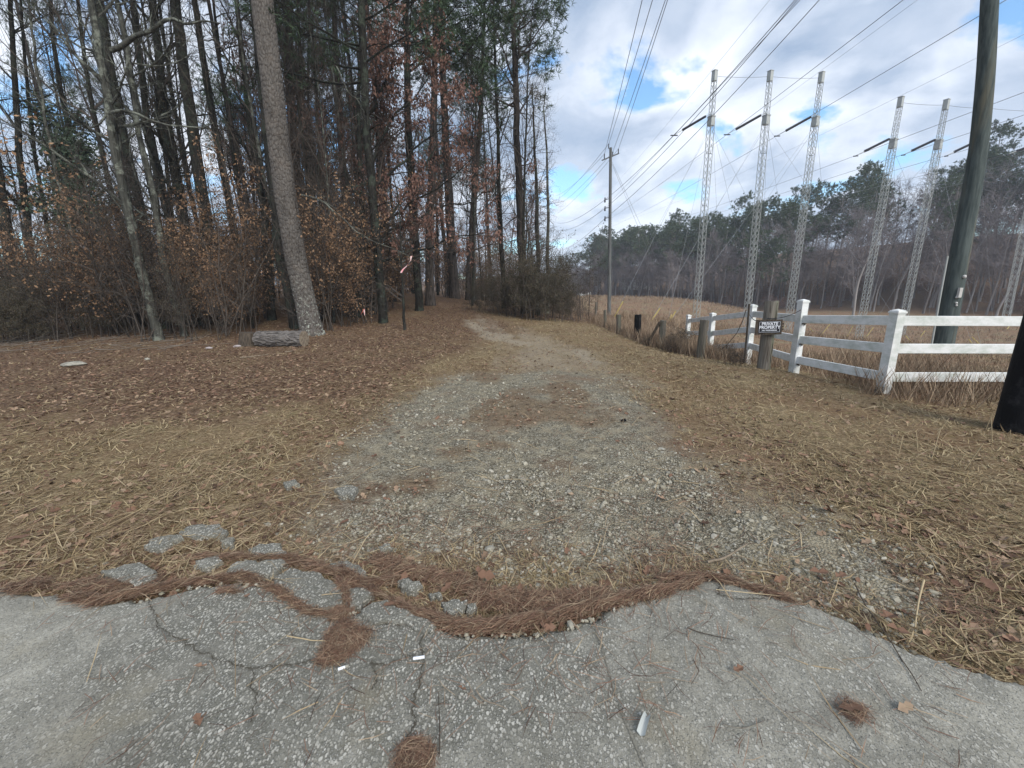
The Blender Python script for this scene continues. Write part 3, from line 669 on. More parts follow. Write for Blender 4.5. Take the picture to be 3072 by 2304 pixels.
child_mesh(pole_mb(pb, ptop, .20, .13, 12), 'pole', M_pole2, up_e, True)
armL, armR = pt(1806, 481, YP - .5), pt(1857, 460, YP + .5)
child_mesh(MB().tube([armL, armR], .055, 4), 'crossarm', M_pole2, up_e)
tips = []
for u, v, Y in ((1813, 476, YP - .35), (1826, 446, YP), (1838, 470, YP + .15), (1855, 461, YP + .45)):
    b_ = pt(u, v, Y); t_ = b_ + np.array([0, 0, .42]); zz_ = np.linspace(0, 1, 13)
    child_mesh(MB().tube([b_ + (t_ - b_) * a for a in zz_], [.03 if q_ % 2 else .065 for q_ in range(13)], 7), 'insulator', M_insul, up_e, True); tips.append(t_)
arms = []
for v in (596, 622, 652):
    a = pt(1829, v, YP); L = pt(1815, v + 3, YP - .1); child_mesh(MB().tube([a, L], .04, 5), 'side_arm', M_insul, up_e)
    child_mesh(MB().tube([L + [0, 0, .2], L - [0, 0, .25]], [.05, .09], 7), 'insulator', M_insul, up_e); arms.append(L)
# its wires: overhead towards the road, and away to the left behind the trees
G_up = 'upper wires of the far utility pole'; G_lo = 'lower wires of the far utility pole'
for k, (u, far) in enumerate(((1923, (1666, 588)), (1953, (1666, 602)), (1991, (1668, 618)), (1998, (1672, 640)))):
    a = tips[k]; q_ = pt(u, 0, 23); e_ = a + (q_ - a) * 2.4; e_[2] += .6
    wire('overhead_wire', sag(a, e_, .5, 24), .017, M_wire, 'thin wire from the top of the far utility pole rising steeply overhead', 'wire', G_up, 4)
    e_ = pt(*far, 95); wire('overhead_wire', sag(a, e_, .6, 16), .02, M_wire, 'thin wire from the far utility pole top dropping left behind the edge trees', 'wire', G_up + ' going left', 4)
for k, (u, v, far) in enumerate(((2341, 0, (1668, 668)), (2349, 0, (1668, 690)), (2412, 0, (1670, 752)))):
    a = arms[k]; q_ = pt(u, v, 20); e_ = a + (q_ - a) * 1.7; e_[2] += 1.0
    wire('overhead_wire', sag(a, e_, 1.3, 30), .02, M_wire, 'wire from the side arms of the far utility pole curving up to the right', 'wire', G_lo, 4)
    e_ = pt(*far, 95); wire('overhead_wire', sag(a, e_, .8, 16), .022, M_wire, 'wire from the side arms of the far utility pole sloping left behind the trees', 'wire', G_lo + ' going left', 4)
for k, (u, v) in enumerate(((1918, 690), (1926, 684))):
    a = pt(1833, 485 - 6 * k, YP); g_ = pt(u, v, YP + 8); d = g_ - a; P = a + d * 1.75
    wire('guy_wire', [a, P], .014, M_wire, 'straight steel guy wire running down right from the far utility pole', 'wire', 'guy wires of the far utility pole', 4)

# big mossy pole beyond the fence
YB = 11.0
bb_ = pt(2824, 1066, YB); PL = [(2824, 1070), (2852, 915), (2878, 768), (2911, 600), (2938, 435), (2958, 220), (2969, 0)]
L_ = np.array([pt(u, v, YB) for u, v in PL]); dl = L_[-1] - L_[-2]; L_ = np.vstack([L_, L_[-1] + dl * 1.2]); s_i = np.linspace(0, len(L_) - 1, 60)
L_ = np.array([np.interp(s_i, range(len(L_)), L_[:, c_]) for c_ in range(3)]).T
for _ in range(6): L_[1:-1] = (L_[:-2] + 2 * L_[1:-1] + L_[2:]) / 4
bp = empty('large_utility_pole', bb_, 'thick mossy dark green utility pole beyond the white fence with small yellow tags', 'pole')
kP = 32; rP = np.random.default_rng(5); Rp = np.linspace(.212, .135, 60); Vp, Qp = tubes(L_[None], Rp[None], kP); Vp = Vp.reshape(60, kP, 3); Vp = L_[:, None] + (Vp - L_[:, None]) * (1 + rP.normal(0, .008, (1, kP, 1)) + rP.normal(0, .003, (60, kP, 1)))
child_mesh(MB().add(Vp.reshape(-1, 3), Qp), 'pole', M_pole, bp, True)
def on_pole(u, v, push=.27): p = pt(u, v, YB - push); return p
cdt = MB().tube([pt(2789, 1066, YB), pt(2808, 960, YB), pt(2824, 870, YB), pt(2843, 768, YB)], .022, 8); child_mesh(cdt, 'conduit', M_steel, bp, True)
# number tags, meter box, knobs
R0 = np.eye(3)
mbk = pt(2885, 862, YB - .12)
child_mesh(MB().box(mbk, [.07, .02, .50], frame([1, .35, 0]) @ np.array(Matrix.Rotation(math.radians(4), 3, 'Y'))), 'tag_strip', M_signblack, bp)
for k, v in enumerate((845, 857, 869, 881, 893)):
    c = pt(2891 - 2.0 * k, v, YB - .135); child_mesh(MB().box(c, [.05, .008, .062]), 'yellow_tag', M_yellow, bp)
    child_mesh(MB().box(c + np.array([0, -.006, 0]), [.008, .002, .036]), 'dark_mark', M_signblack, bp)
bxc = pt(2879, 878, YB - .22); child_mesh(MB().box(bxc, [.075, .06, .24]), 'grey_box', M_lightgrey, bp)
def ball(c, r, k=10):
    P = []; R_ = []
    for q_ in range(7): a = math.pi * q_ / 6; P.append(np.asarray(c) + [0, 0, -r * math.cos(a)]); R_.append(max(r * math.sin(a), .0005))
    return MB().tube(P, R_, k, caps=False)
for u, v, r in ((2893, 830, .045), (2870, 892, .03), (2869, 909, .03), (2869, 916, .028)):
    child_mesh(ball(pt(u, v, YB - .2), r), 'knob', M_lightgrey, bp, True)

# black-wrapped pole at the right edge
nb = ground(3052, 1305); nb = np.array([nb[0] + .23, nb[1] + .16, float(zg(nb[0], nb[1]))])
np_e = empty('black_pole', nb, 'very wide tar black pole at the right edge of the photo, before the fence', 'pole')
child_mesh(pole_mb(nb, nb + np.array([.12, 0, 11]), .215, .15, 40, 8, 60, .006), 'pole', M_black, np_e, True)

# ------------------------------------------------------------------ lattice towers
TW = [(2086, 985, 2145, 212, 353, 1), (2236, 1000, 2312, 213, 350, 2), (2360, 1012, 2466, 217, 355, 3), (2575, 1018, 2704, 291, 421, 4), (2702, 1008, 2841, 299, 424, 5), (2834, 1004, 2963, 308, 428, 6), (3013, 976, 3152, 318, 434, 7)]
ordn = ['first', 'second', 'third', 'fourth', 'fifth', 'sixth', 'seventh']
def bar(mb, a, b_, r, k=4): mb.tube([a, b_], r, k, caps=False)
def lattice(b_, t_, w0, w1, step):
    L = np.linalg.norm(t_ - b_); n_ = max(2, int(L / step)); ax_ = (t_ - b_) / L; legs = []
    lev = []
    for i_ in range(n_ + 1):
        f_ = i_ / n_; c = b_ + (t_ - b_) * f_; w_ = (w0 + (w1 - w0) * f_) / 2
        lev.append([c + np.array([sx * w_, sy * w_, 0]) @ TR.T for sx, sy in ((-1, -1), (1, -1), (1, 1), (-1, 1))])
    br = MB()
    for i_ in range(n_):
        for s_ in range(4):
            a, b2, c, d = lev[i_][s_], lev[i_][(s_ + 1) % 4], lev[i_ + 1][(s_ + 1) % 4], lev[i_ + 1][s_]
            bar(br, a, c, .016); bar(br, b2, d, .016)
    return lev, br
TR = rotz(math.radians(24))
nodes = {}
VPd = ray(1640, 812); VPd = VPd / np.linalg.norm(VPd)
collars = {}
nodepx = {1: (2024, 404), 2: (2183, 402), 3: (2333, 406), 4: (2569, 466), 5: (2712, 463), 6: (2841, 466), 7: (3026, 462)}
for (ub, vb, ut, vt, vc, k) in TW:
    YT = 50; b_ = pt(ub, vb, YT); t_ = pt(ut, vt, YT); b_[2] = min(b_[2], float(zg(b_[0], b_[1]))) - .1
    vc = vc + 11; fr = (vb - vc) / (vb - vt); uc = ub + (ut - ub) * fr; c_ = b_ + (t_ - b_) * ((pt(uc, vc, YT)[2] - b_[2]) / (t_[2] - b_[2]))
    lab = {1: 'leftmost grey lattice mast, the first one right of the far utility pole', 2: 'second lattice mast from the left, its foot behind the fence near the sign', 3: 'third lattice mast from the left, behind the tall capped fence post',
        4: 'fourth lattice mast from the left, first of the lower right-hand group', 5: 'fifth lattice mast from the left, behind the corner post of the white fence', 6: 'lattice mast mostly hidden behind the thick mossy utility pole', 7: 'rightmost lattice mast, seen low beside the black pole'}[k]
    te = empty('lattice_tower', b_, lab, 'tower', 'guyed lattice power line masts')
    lev, br = lattice(b_, c_, .53, .53, .66); lev2, br2 = lattice(c_ + [0, 0, .45], t_ - [0, 0, .6], .40, .37, .55)
    for s_ in range(4):
        lb = MB(); lb.tube([lev[0][s_], lev[-1][s_]], .031, 4, caps=False); child_mesh(lb, 'leg', M_steel, te)
        lb = MB(); lb.tube([lev2[0][s_], lev2[-1][s_]], .027, 4, caps=False); child_mesh(lb, 'upper_leg', M_steel, te)
    child_mesh(br, 'bracing', M_steel, te); child_mesh(br2, 'upper_bracing', M_steel, te)
    mb = MB().box(c_, [.54, .54, .85], TR); mb.box(c_ + [0, 0, .45], [.62, .62, .1], TR); child_mesh(mb, 'collar', M_steel, te)
    mb = MB().box(t_ - [0, 0, .5], [.42, .42, .9], TR); mb.box(t_ + [0, 0, .0], [.46, .46, .06], TR); child_mesh(mb, 'top_cap', M_steel, te)
    for f_ in (.34, .62, .86):
        p = b_ + (c_ - b_) * f_; child_mesh(MB().box(p, [.75, .04, .04], TR), 'step_ring', M_wiredark, te)
    # insulator string to the left
    nd = pt(*nodepx[k], YT - 1.5); at_ = c_ + np.array([-.4, -.3, .58]); child_mesh(MB().tube([at_, at_ + [.4, .3, .1]], .05, 4), 'bracket', M_steel, te)
    d = nd - at_; s0, s1 = at_ + d * .10, at_ + d * .78
    nn = 57; f_ = np.linspace(0, 1, nn); rr_ = np.where(np.arange(nn) % 2, .13, .05); rr_[0] = rr_[-1] = .03
    child_mesh(MB().tube([s0 + (s1 - s0) * q_ for q_ in f_], rr_, 10), 'insulator_string', M_insul, te)
    child_mesh(MB().tube([at_, s0], .03, 4), 'link', M_steel, te); child_mesh(MB().tube([s1, nd], .03, 4), 'link', M_steel, te)
    child_mesh(MB().tube([nd + [-.5, -.3, -.16], nd + [.4, .3, .02]], .06, 5), 'damper', M_wiredark, te)
    nodes[k] = nd; collars[k] = (c_, t_)
for k, nd in nodes.items():
    t = np.r_[np.linspace(-78, 0, 26), np.linspace(6, 190, 22)]
    P = nd + t[:, None] * VPd; P[:, 2] += .00016 * t ** 2
    wire('conductor', P, .019, M_wire, f'power line conductor held by the insulator of the {ordn[k-1]} lattice mast', 'wire', 'transmission conductors', 5)
for k, (u, v) in enumerate(((3060, 487), (3060, 515))):
    t = np.linspace(-60, 190, 30); nd = pt(u, v, 50); P = nd + t[:, None] * VPd; P[:, 2] += .00016 * t ** 2
    wire('conductor', P, .018, M_wire, ('upper', 'lower')[k] + ' of the two lowest power lines crossing behind the mossy pole', 'wire', 'transmission conductors', 4)
for k in (1, 3, 4):
    t = np.linspace(-78, 190, 30); P = collars[k][1] + np.array([-.35, 0, 0]) + t[:, None] * VPd; P[:, 2] += .0002 * t ** 2
    wire('shield_wire', P, .014, M_wire, f'very thin shield wire over the top of the {ordn[k-1]} lattice mast', 'wire', 'shield wires', 3)
for a, b_ in ((1, 2), (2, 3), (4, 5), (5, 6), (6, 7)):
    wire('cross_wire', sag(collars[a][1] - [0, 0, .5], collars[b_][1] - [0, 0, .5], .1, 6), .018, M_wire, f'thin wire tying the top of the {ordn[a-1]} lattice mast to the {ordn[b_-1]}', 'wire', None, 3)
# yellow guy guards in the field and the guys they stand on
GG = [(1843, 951, 1869, 904, 1), (1950, 968, 1980, 924, 2), (2007, 969, 2027, 933, 3), (2003, 966, 2015, 944, 1), (2465, 1004, 2492, 969, 4), (2538, 1016, 2559, 977, 5), (2593, 1019, 2620, 982, 6), (2439, 996, 2430, 984, 1),
    (2737, 1030, 2716, 1007, 2), (2760, 1012, 2775, 992, 7), (2920, 1035, 2906, 1018, 4), (2943, 1037, 2916, 1011, 5), (2980, 979, 2988, 966, 6), (3024, 984, 3047, 951, 7), (2347, 990, 2355, 975, 3)]
glab = ['just right of the far utility pole', 'above the black square post', 'left of the end post of the white fence', 'shorter, paired with another left of the white fence', 'between the sign and the corner fence post, left one', 'middle of three leaning right before the corner fence post', 'right of the foot of the fourth mast', 'short dull one beside the tall capped fence post',
    'leaning left just right of the corner fence post', 'leaning right at the left foot of the mossy pole', 'short one leaning left, right of the mossy pole', 'longer one leaning left, right of the mossy pole', 'short one above the top rail near the black pole', 'long one beside the rightmost mast', 'short one behind the private property sign']
for (u0, v0, u1, v1, k), lb in zip(GG, glab):
    Yg = 30 if v0 < 975 else 34
    b_ = pt(u0, v0, Yg); 
    for _ in range(12): b_ = pt(u0, v0, Yg); dz = b_[2] - float(zg(b_[0], b_[1])); Yg += dz * 6; Yg = min(max(Yg, 14), 60)
    t_ = pt(u1, v1, Yg)
    g_ = empty('guy_guard', b_, 'yellow plastic guy wire guard, ' + lb, 'guard', 'yellow guy wire guards')
    child_mesh(MB().tube([b_ - (t_ - b_) * .1, t_], .04, 6), 'tube', M_yellow, g_)
    c_ = collars[k][0]
    wire('guy_wire', [b_, c_ + [0, 0, -.3]], .011, M_wire, f'faint guy wire running up from a yellow guard to the {ordn[k-1]} lattice mast', 'wire', 'guy wires of the lattice masts', 3)
for k in (1, 2, 3, 4, 5):
    c_, t_ = collars[k]
    for dx, dy in ((9, 12), (13, 10), (-7, 11)):
        e_ = np.array([c_[0] + dx, c_[1] + dy, 0.0]); e_[2] = float(zg(e_[0], e_[1]))
        wire('guy_wire', [c_ + [.2, 0, -.4], e_], .011, M_wire, f'faint guy wire running down behind the {ordn[k-1]} lattice mast', 'wire', 'rear guy wires of the lattice masts', 3)

# white gate far away in the field
gp = pt(1755, 893, 118); gp[2] = float(zg(gp[0], gp[1])); ge = empty('field_gate', gp, 'small distant white gate at the far end of the field', 'gate')
for dx in (-1.5, -.95, .95, 1.5): child_mesh(MB().box(gp + [dx, 0, .85], [.14, .14, 1.9 if abs(dx) > 1 else 1.6]), 'post', M_white, ge)
for dz in (.55, .95, 1.3): child_mesh(MB().box(gp + [0, -.08, dz], [2.9, .04, .1]), 'rail', M_white, ge)
for dx in (-.6, -.3, 0, .3, .6): child_mesh(MB().box(gp + [dx, -.1, .85], [.07, .04, 1.0]), 'picket', M_white, ge)
# pale house seen through the far trees
hp = pt(1905, 866, 150); hp[2] = float(zg(hp[0], hp[1]))
he = empty('distant_house', hp, 'pale distant house glimpsed between the far trunks', 'house')
child_mesh(MB().box(hp + [0, 0, 2.6], [9, 5, 3.6]), 'wall', M_white, he)
rv_ = np.array([[-5, -3, 4.3], [5, -3, 4.3], [5, 3, 4.3], [-5, 3, 4.3], [-5, 0, 6.2], [5, 0, 6.2]]) + hp
child_mesh(MB().add(rv_, [[0, 1, 5, 4], [3, 4, 5, 2], [0, 3, 2, 1]], [[0, 4, 3], [1, 2, 5]]), 'roof', M_darkwood, he)
for dx in (-3, 0, 3): child_mesh(MB().box(hp + [dx, -2.53, 2.8], [1, .06, 1.3]), 'window', M_insul, he)

# ------------------------------------------------------------------ log, stones, litter on the ground
M_barkpine = mat('pine_bark', bark((.065, .055, .05), (.20, .175, .16), None, 9, .02), .95, .15)
M_logend = mat('log_end', col_noise((.14, .11, .08), (.28, .23, .17), 14, (1, 1, 1), .004), .9)
lg = ground(842, 1036); lgl = pt(774, 1012, lg[1] + .05); lgr = pt(911, 1006, lg[1] - .15); ld = lgr - lgl
lr = .225; zc_ = float(zg(*lg[:2])) + lr - .03; lgl[2] = zc_; lgr[2] = zc_
le = empty('cut_log', lg, 'cut pine log lying on the leaf litter at the foot of the big pine', 'log')
nL, kL = 40, 56; f_ = np.linspace(0, 1, nL); P = lgl + (lgr - lgl) * f_[:, None]; Vl, Ql = tubes(P[None], np.full((1, nL), lr), kL)
ang = np.tile(np.arange(kL) / kL * 2 * np.pi, (nL, 1)); sx_ = np.tile(f_[:, None] * 1.6, (1, kL))
pl_ = fbm(sx_ * 6 + ang * 1.5, ang * 6 - sx_ * 2, 91, 4); pl2 = np.abs(pl_ - .5) * 2
Vl = Vl.reshape(nL, kL, 3); Vl = P[:, None] + (Vl - P[:, None]) * (1 + (np.clip(pl2 * 3, 0, 1)[:, :, None] - .6) * .13 + .03 * np.sin(ang * 2 + 1)[:, :, None])
child_mesh(MB().add(Vl.reshape(-1, 3), Ql), 'bark', mat('log_bark', col_noise((.045, .04, .037), (.20, .182, .168), 8, (.4, 3, 3), .02), .95), le)
for e_ in (0, nL - 1):
    ring = Vl[e_]; c = ring.mean(0); mb = MB(); mb.add(np.r_[ring, c + (ring - c) * .55, [c]], [[i_, (i_ + 1) % kL, kL + (i_ + 1) % kL, kL + i_] for i_ in range(kL)], [[kL + i_, kL + (i_ + 1) % kL, 2 * kL] for i_ in range(kL)])
    child_mesh(mb, 'end_grain', M_logend, le)
sb = ground(744, 1036); st_ = empty('rotten_stump', sb, 'low dark rotten stump against the left end of the cut log', 'stump')
child_mesh(pole_mb(sb, sb + [0.02, 0, .38], .26, .20, 14, 21, 5, .09), 'wood', M_darkwood, st_)
def rock(name, u, v, w_, h_, label, cat='rock', m=None, seed=0, group=None, zoff=0.0, dep_=1.0):
    b_ = ground(u, v); dep = (b_ - CAM) @ fwd; sx = w_ / F * dep / 2; sz = h_ / F * dep / 2
    r = np.random.default_rng(seed + 900); n1, n2 = 7, 10; V_ = []
    for i_ in range(n1):
        a = math.pi * i_ / (n1 - 1)
        for j_ in range(n2):
            q_ = 2 * math.pi * j_ / n2; k_ = 1 + r.normal(0, .11)
            V_.append([sx * math.sin(a) * math.cos(q_) * k_, sx * .75 * dep_ * math.sin(a) * math.sin(q_) * k_, max(sz, .006) * 1.2 * math.cos(a) * (1 + r.normal(0, .05))])
    Q_ = [[i_ * n2 + j_, (i_ + 1) * n2 + j_, (i_ + 1) * n2 + (j_ + 1) % n2, i_ * n2 + (j_ + 1) % n2] for i_ in range(n1 - 1) for j_ in range(n2)]
    o = MB().add(np.array(V_) @ rotz(r.random() * .6 - .3).T, Q_).build(name, m or M_rock, None, False); o.location = b_ + [0, 0, sz * .5 + zoff]
    return tag(o, label, cat, group)
M_rag = mat('faded_rag', lambda t, o, g, b: t.mix(t.noise(o, 16, 4, .7), (.22, .18, .17), (.46, .42, .42)), .9, .1)
rock('flat_stone', 222, 1096, 62, 14, 'pale flat stone in the leaf litter near the left edge', seed=1)
rock('wrapper', 627, 1046, 20, 7, 'crumpled whitish litter in the leaves left of the cut log', 'litter', M_rag, 2)
rock('rag', 714, 1040, 24, 7, 'pale pinkish crumpled rag just left of the rotten stump', 'litter', M_rag, 3)
rock('dark_clod', 1871, 1265, 20, 11, 'small black clod lying alone on the right part of the gravel', 'clod', M_black, 4)
rock('stone', 1030, 1474, 44, 16, 'flat grey stone at the left rim of the gravel', seed=6)
rock('stone', 1022, 1334, 22, 14, 'small reddish tan stone at the left edge of the gravel', 'rock', M_dryleaf, 7)
rock('stone', 442, 1080, 16, 8, 'little tan stone among leaves left of the log', seed=8)
rock('stone', 1470, 1648, 30, 14, 'pale stone among the gravel near the pine needle drift', seed=9)
rock('stone', 1310, 1655, 24, 12, 'smaller pale stone left of another among the near gravel', seed=10)
rock('stone', 2388, 1716, 26, 16, 'bluish pebble at the right rim of the gravel near the slab', seed=11)
rock('stone', 1180, 1748, 14, 8, 'white pebble beside the needle drift', seed=12)
for k, (u, v, a, L, w_) in enumerate(((1257, 1977, .15, .048, .0065), (1031, 2006, .4, .042, .006))):
    b_ = flat(u, v, .035); b_[2] = float(zbase(b_[0], b_[1])) + .042
    e_ = empty('cigarette_butt', b_, ['white cigarette butt on the concrete right of the round needle clump', 'beige cigarette butt touching the lower edge of the round needle clump'][k], 'cigarette', 'cigarette butts')
    d = np.array([math.cos(a), math.sin(a), 0]) * L / 2; child_mesh(MB().tube([b_ - d, b_ + d * .3], w_, 8), 'paper', M_signwhite, e_); child_mesh(MB().tube([b_ + d * .3, b_ + d], w_, 8), 'filter', [M_signwhite, M_rock][k], e_)
# bent piece of aluminium
b_ = flat(1932, 2182, .03); b_[2] = float(zbase(b_[0], b_[1])) + .036
mp_ = MB(); ux = np.array([.55, .83, 0]); uy = np.array([-.83, .55, 0]); rows = 9
V_ = [];
for i_ in range(rows):
    f_ = i_ / (rows - 1)
    for j_ in range(5):
        g_ = j_ / 4; V_.append(b_ + ux * (f_ - .5) * .085 + uy * (g_ - .5) * (.030 - .006 * f_) + np.array([0, 0, .014 * abs(g_ - .5) * 2 + .010 * math.sin(f_ * 3)]))
Vt = np.array(V_); Qt = [[i_ * 5 + j_, i_ * 5 + j_ + 1, i_ * 5 + j_ + 6, i_ * 5 + j_ + 5] for i_ in range(rows - 1) for j_ in range(4)]
n0 = len(Vt); mp_.add(np.r_[Vt, Vt - [0, 0, .0025]], Qt + [[a + n0 for a in q_[::-1]] for q_ in Qt])
om = mp_.build('metal_scrap', M_steel, None, True); tag(om, 'bent silvery metal scrap on the concrete near the bottom centre', 'scrap')
def stick(u0, v0, u1, v1, r, label, m=None, name='stick', cat='stick', lift=.012, bend=.01, seed=0, flatz=None, group=None):
    a = ground(u0, v0) if flatz is None else flat(u0, v0, flatz); b2 = ground(u1, v1) if flatz is None else flat(u1, v1, flatz)
    n_ = 9; rr_ = np.random.default_rng(seed + 50); P = np.array([a + (b2 - a) * q_ / (n_ - 1) for q_ in range(n_)]); side = nrm(np.cross(b2 - a, [0, 0, 1]))
    P += side * (np.sin(np.linspace(0, math.pi * (1 + rr_.random()), n_)) * bend * np.linalg.norm(b2 - a))[:, None] ; P[:, 2] = zg(P[:, 0], P[:, 1]) + lift + (0.03 if v0 > 1700 else 0)
    return wire(name, P, np.linspace(r, r * .5, n_), m or M_straw, label, cat, group)
stick(721, 1074, 803, 1066, .018, 'short pale broken stick in the leaves in front of the log', M_logend, bend=.06)
stick(855, 1057, 880, 1054, .016, 'stubby pale stick just in front of the right end of the log', M_logend)
stick(2120, 1705, 2245, 1652, .009, 'pinkish tan stalk at the right end of the pine needle drift', M_logend, bend=.03, seed=2)
stick(2767, 1762, 2740, 1905, .006, 'thick straight straw upright in the picture near the right slab edge', seed=3)
stick(2560, 1818, 2778, 1980, .004, 'long thin straw lying across the right slab edge', seed=4)
stick(2560, 1770, 2755, 2098, .0035, 'long thin dark twig reaching down over the concrete at right', M_darkwood, seed=5)
stick(2060, 1905, 2205, 1945, .003, 'short dark twig on the concrete left of the right slab edge', M_darkwood, seed=6)
stick(865, 1930, 1065, 1955, .0035, 'pale straw laid over the round needle clump', seed=7)
stick(1320, 2290, 1318, 2100, .003, 'thin dark twig on the concrete near the bottom centre', M_darkwood, seed=8)
stick(1430, 2095, 1515, 2160, .003, 'small curved tan twig on the concrete near the bottom centre', M_logend, bend=.08, seed=9)
stick(2165, 2200, 2295, 2200, .003, 'curved grey twig on the lower right concrete', M_oldwood, bend=.1, seed=10)
# ------------------------------------------------------------------ trees
M_bk_dark = mat('dark_furrowed_bark', bark((.019, .019, .017), (.062, .058, .050), (.055, .066, .050), 12, .02), .95, .1)
M_bk_pine = mat('reddish_pine_bark', bark((.030, .027, .025), (.10, .086, .077), None, 9, .02), .95, .1)
M_bk_lich = mat('lichened_bark', bark((.035, .036, .031), (.115, .115, .10), (.20, .215, .18), 10, .01), .95, .1)
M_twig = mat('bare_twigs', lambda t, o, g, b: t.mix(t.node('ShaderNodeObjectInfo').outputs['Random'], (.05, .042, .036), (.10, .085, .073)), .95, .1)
M_twigfar = mat('far_bare_twigs', lambda t, o, g, b: t.mix(t.node('ShaderNodeObjectInfo').outputs['Random'], (.15, .132, .135), (.24, .215, .215)), .95, .1)  # far twigs and bark lightened, distance haze put into the colour
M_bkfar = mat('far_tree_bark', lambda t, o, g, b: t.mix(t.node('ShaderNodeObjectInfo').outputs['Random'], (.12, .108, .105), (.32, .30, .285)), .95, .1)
def leafmat(name, cols, ob=.4):
    def fn(t, o, g, b):
        r = g.outputs['Random Per Island']; k = len(cols); c = t.ramp(r, [(i / (k - 1), c_) for i, c_ in enumerate(cols)])
        rn = t.node('ShaderNodeObjectInfo').outputs['Random']; return t.mix(t.math('MULTIPLY', rn, ob), c, tuple(a * .45 for a in cols[0]))
    return mat(name, fn, .75, .25)
M_pineleaf = leafmat('pine_needles_green', [(.035, .062, .034), (.058, .095, .050), (.085, .125, .065), (.045, .078, .048)])
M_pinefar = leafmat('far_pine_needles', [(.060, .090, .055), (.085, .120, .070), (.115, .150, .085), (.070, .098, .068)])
M_oakleaf = leafmat('withered_oak_leaves', [(.10, .052, .040), (.165, .088, .066), (.22, .125, .095), (.14, .073, .055), (.28, .175, .135)])
M_beechleaf = leafmat('withered_beech_leaves', [(.16, .09, .052), (.25, .15, .085), (.34, .22, .13), (.20, .115, .068)])
M_privet = leafmat('dull_evergreen_leaves', [(.035, .038, .024), (.07, .068, .044), (.11, .098, .065), (.085, .062, .042), (.15, .115, .08)])
M_magn = leafmat('glossy_evergreen_leaves', [(.03, .052, .035), (.055, .085, .052), (.08, .115, .075)])

def grow(r, P, R, n, t0, t1, a0, a1, L, m, wig, upb, rr_, rmin=.004, taper=.25):
    """n children on each parent branch (B,mp,3) -> (B*n,m,3)"""
    B, mp_, _ = P.shape
    t = (np.arange(n)[None] + r.random((B, n))) / n * (t1 - t0) + t0; x = t * (mp_ - 1); i0 = np.clip(x.astype(int), 0, mp_ - 2); f_ = (x - i0)[..., None]
    bi = np.arange(B)[:, None]; p0 = P[bi, i0] * (1 - f_) + P[bi, i0 + 1] * f_; tan = nrm(P[bi, i0 + 1] - P[bi, i0]); rad = R[bi, i0] * (1 - f_[..., 0]) + R[bi, i0 + 1] * f_[..., 0]
    ref = nrm(r.normal(0, 1, (B, n, 3))); perp = nrm(ref - (ref * tan).sum(-1, keepdims=True) * tan)
    a = np.radians(r.uniform(a0, a1, (B, n)))[..., None]; d = np.cos(a) * tan + np.sin(a) * perp
    Ls = (L(t) if callable(L) else L) * r.uniform(.6, 1.25, (B, n)); N = B * n
    d = d.reshape(N, 3); p = p0.reshape(N, 3); Ls = Ls.reshape(N) / (m - 1); out = [p]
    for k in range(m - 1):
        d = nrm(d + r.normal(0, wig, (N, 3)) + np.array([0, 0, upb])); p = p + d * Ls[:, None]; out.append(p)
    rb = np.maximum(np.minimum(rad.reshape(N) * rr_, rad.reshape(N) * .9), rmin)
    return np.stack(out, 1), rb[:, None] * np.linspace(1, taper, m)[None]
def leaves_on(r, P, n, size, droop=.3, spread=.06, fold=.25, asp=.55):
    """n small folded leaves near every branch of P; 4 verts, 2 triangles each"""
    B, m, _ = P.shape; N = B * n; t = r.uniform(.25, 1, (B, n)) * (m - 1); i0 = np.clip(t.astype(int), 0, m - 2); f_ = (t - i0)[..., None]; bi = np.arange(B)[:, None]
    c = (P[bi, i0] * (1 - f_) + P[bi, i0 + 1] * f_).reshape(N, 3) + r.normal(0, spread, (N, 3))
    a = nrm(r.normal(0, 1, (N, 3)) + [0, 0, -droop * 2]); b_ = nrm(np.cross(a, r.normal(0, 1, (N, 3)))); nn = np.cross(a, b_)
    s = (size * r.uniform(.6, 1.3, N))[:, None]
    V = np.stack([c, c + a * s * .5 + b_ * s * asp * .5 + nn * s * fold * .3, c + a * s, c + a * s * .5 - b_ * s * asp * .5 + nn * s * fold * .3], 1).reshape(-1, 3)
    i_ = np.arange(N)[:, None] * 4; T = np.concatenate([i_ + [0, 1, 2], i_ + [0, 2, 3]]); return V, T
def tufts_on(r, P, nodes, k, L, w_, t0=.3):
    """sprays of needles: k thin triangles from every node"""
    B, m, _ = P.shape; t = r.uniform(t0, 1, (B, nodes)); t[:, 0] = 1; t = t * (m - 1); i0 = np.clip(t.astype(int), 0, m - 2); f_ = (t - i0)[..., None]; bi = np.arange(B)[:, None]
    c = (P[bi, i0] * (1 - f_) + P[bi, i0 + 1] * f_).reshape(-1, 1, 3); tan = nrm(P[bi, i0 + 1] - P[bi, i0]).reshape(-1, 1, 3); N = len(c)
    d = nrm(tan * .5 + r.normal(0, .6, (N, k, 3)) + [0, 0, .15]); q_ = nrm(np.cross(d, r.normal(0, 1, (N, k, 3)))) * w_ / 2; Ls = L * r.uniform(.6, 1.2, (N, k, 1))
    V = np.stack([c + q_ + d * Ls * .35, c + d * 0 - 0 * q_, c - q_ + d * Ls * .35, c + d * Ls], 2).reshape(-1, 3)
    i_ = np.arange(N * k)[:, None] * 4; return V, np.concatenate([i_ + [0, 1, 3], i_ + [1, 2, 3]])
def trunk_line(r, H, m, wig, lean=0.0):
    d = np.array([lean, 0, 1.0]); p = np.zeros(3); out = [p.copy()]
    for k in range(m - 1):
        d = nrm(d + r.normal(0, wig, 3) * [1, 1, .2] + [0, 0, .05]); p = p + d * H / (m - 1); out.append(p.copy())
    return np.array(out)
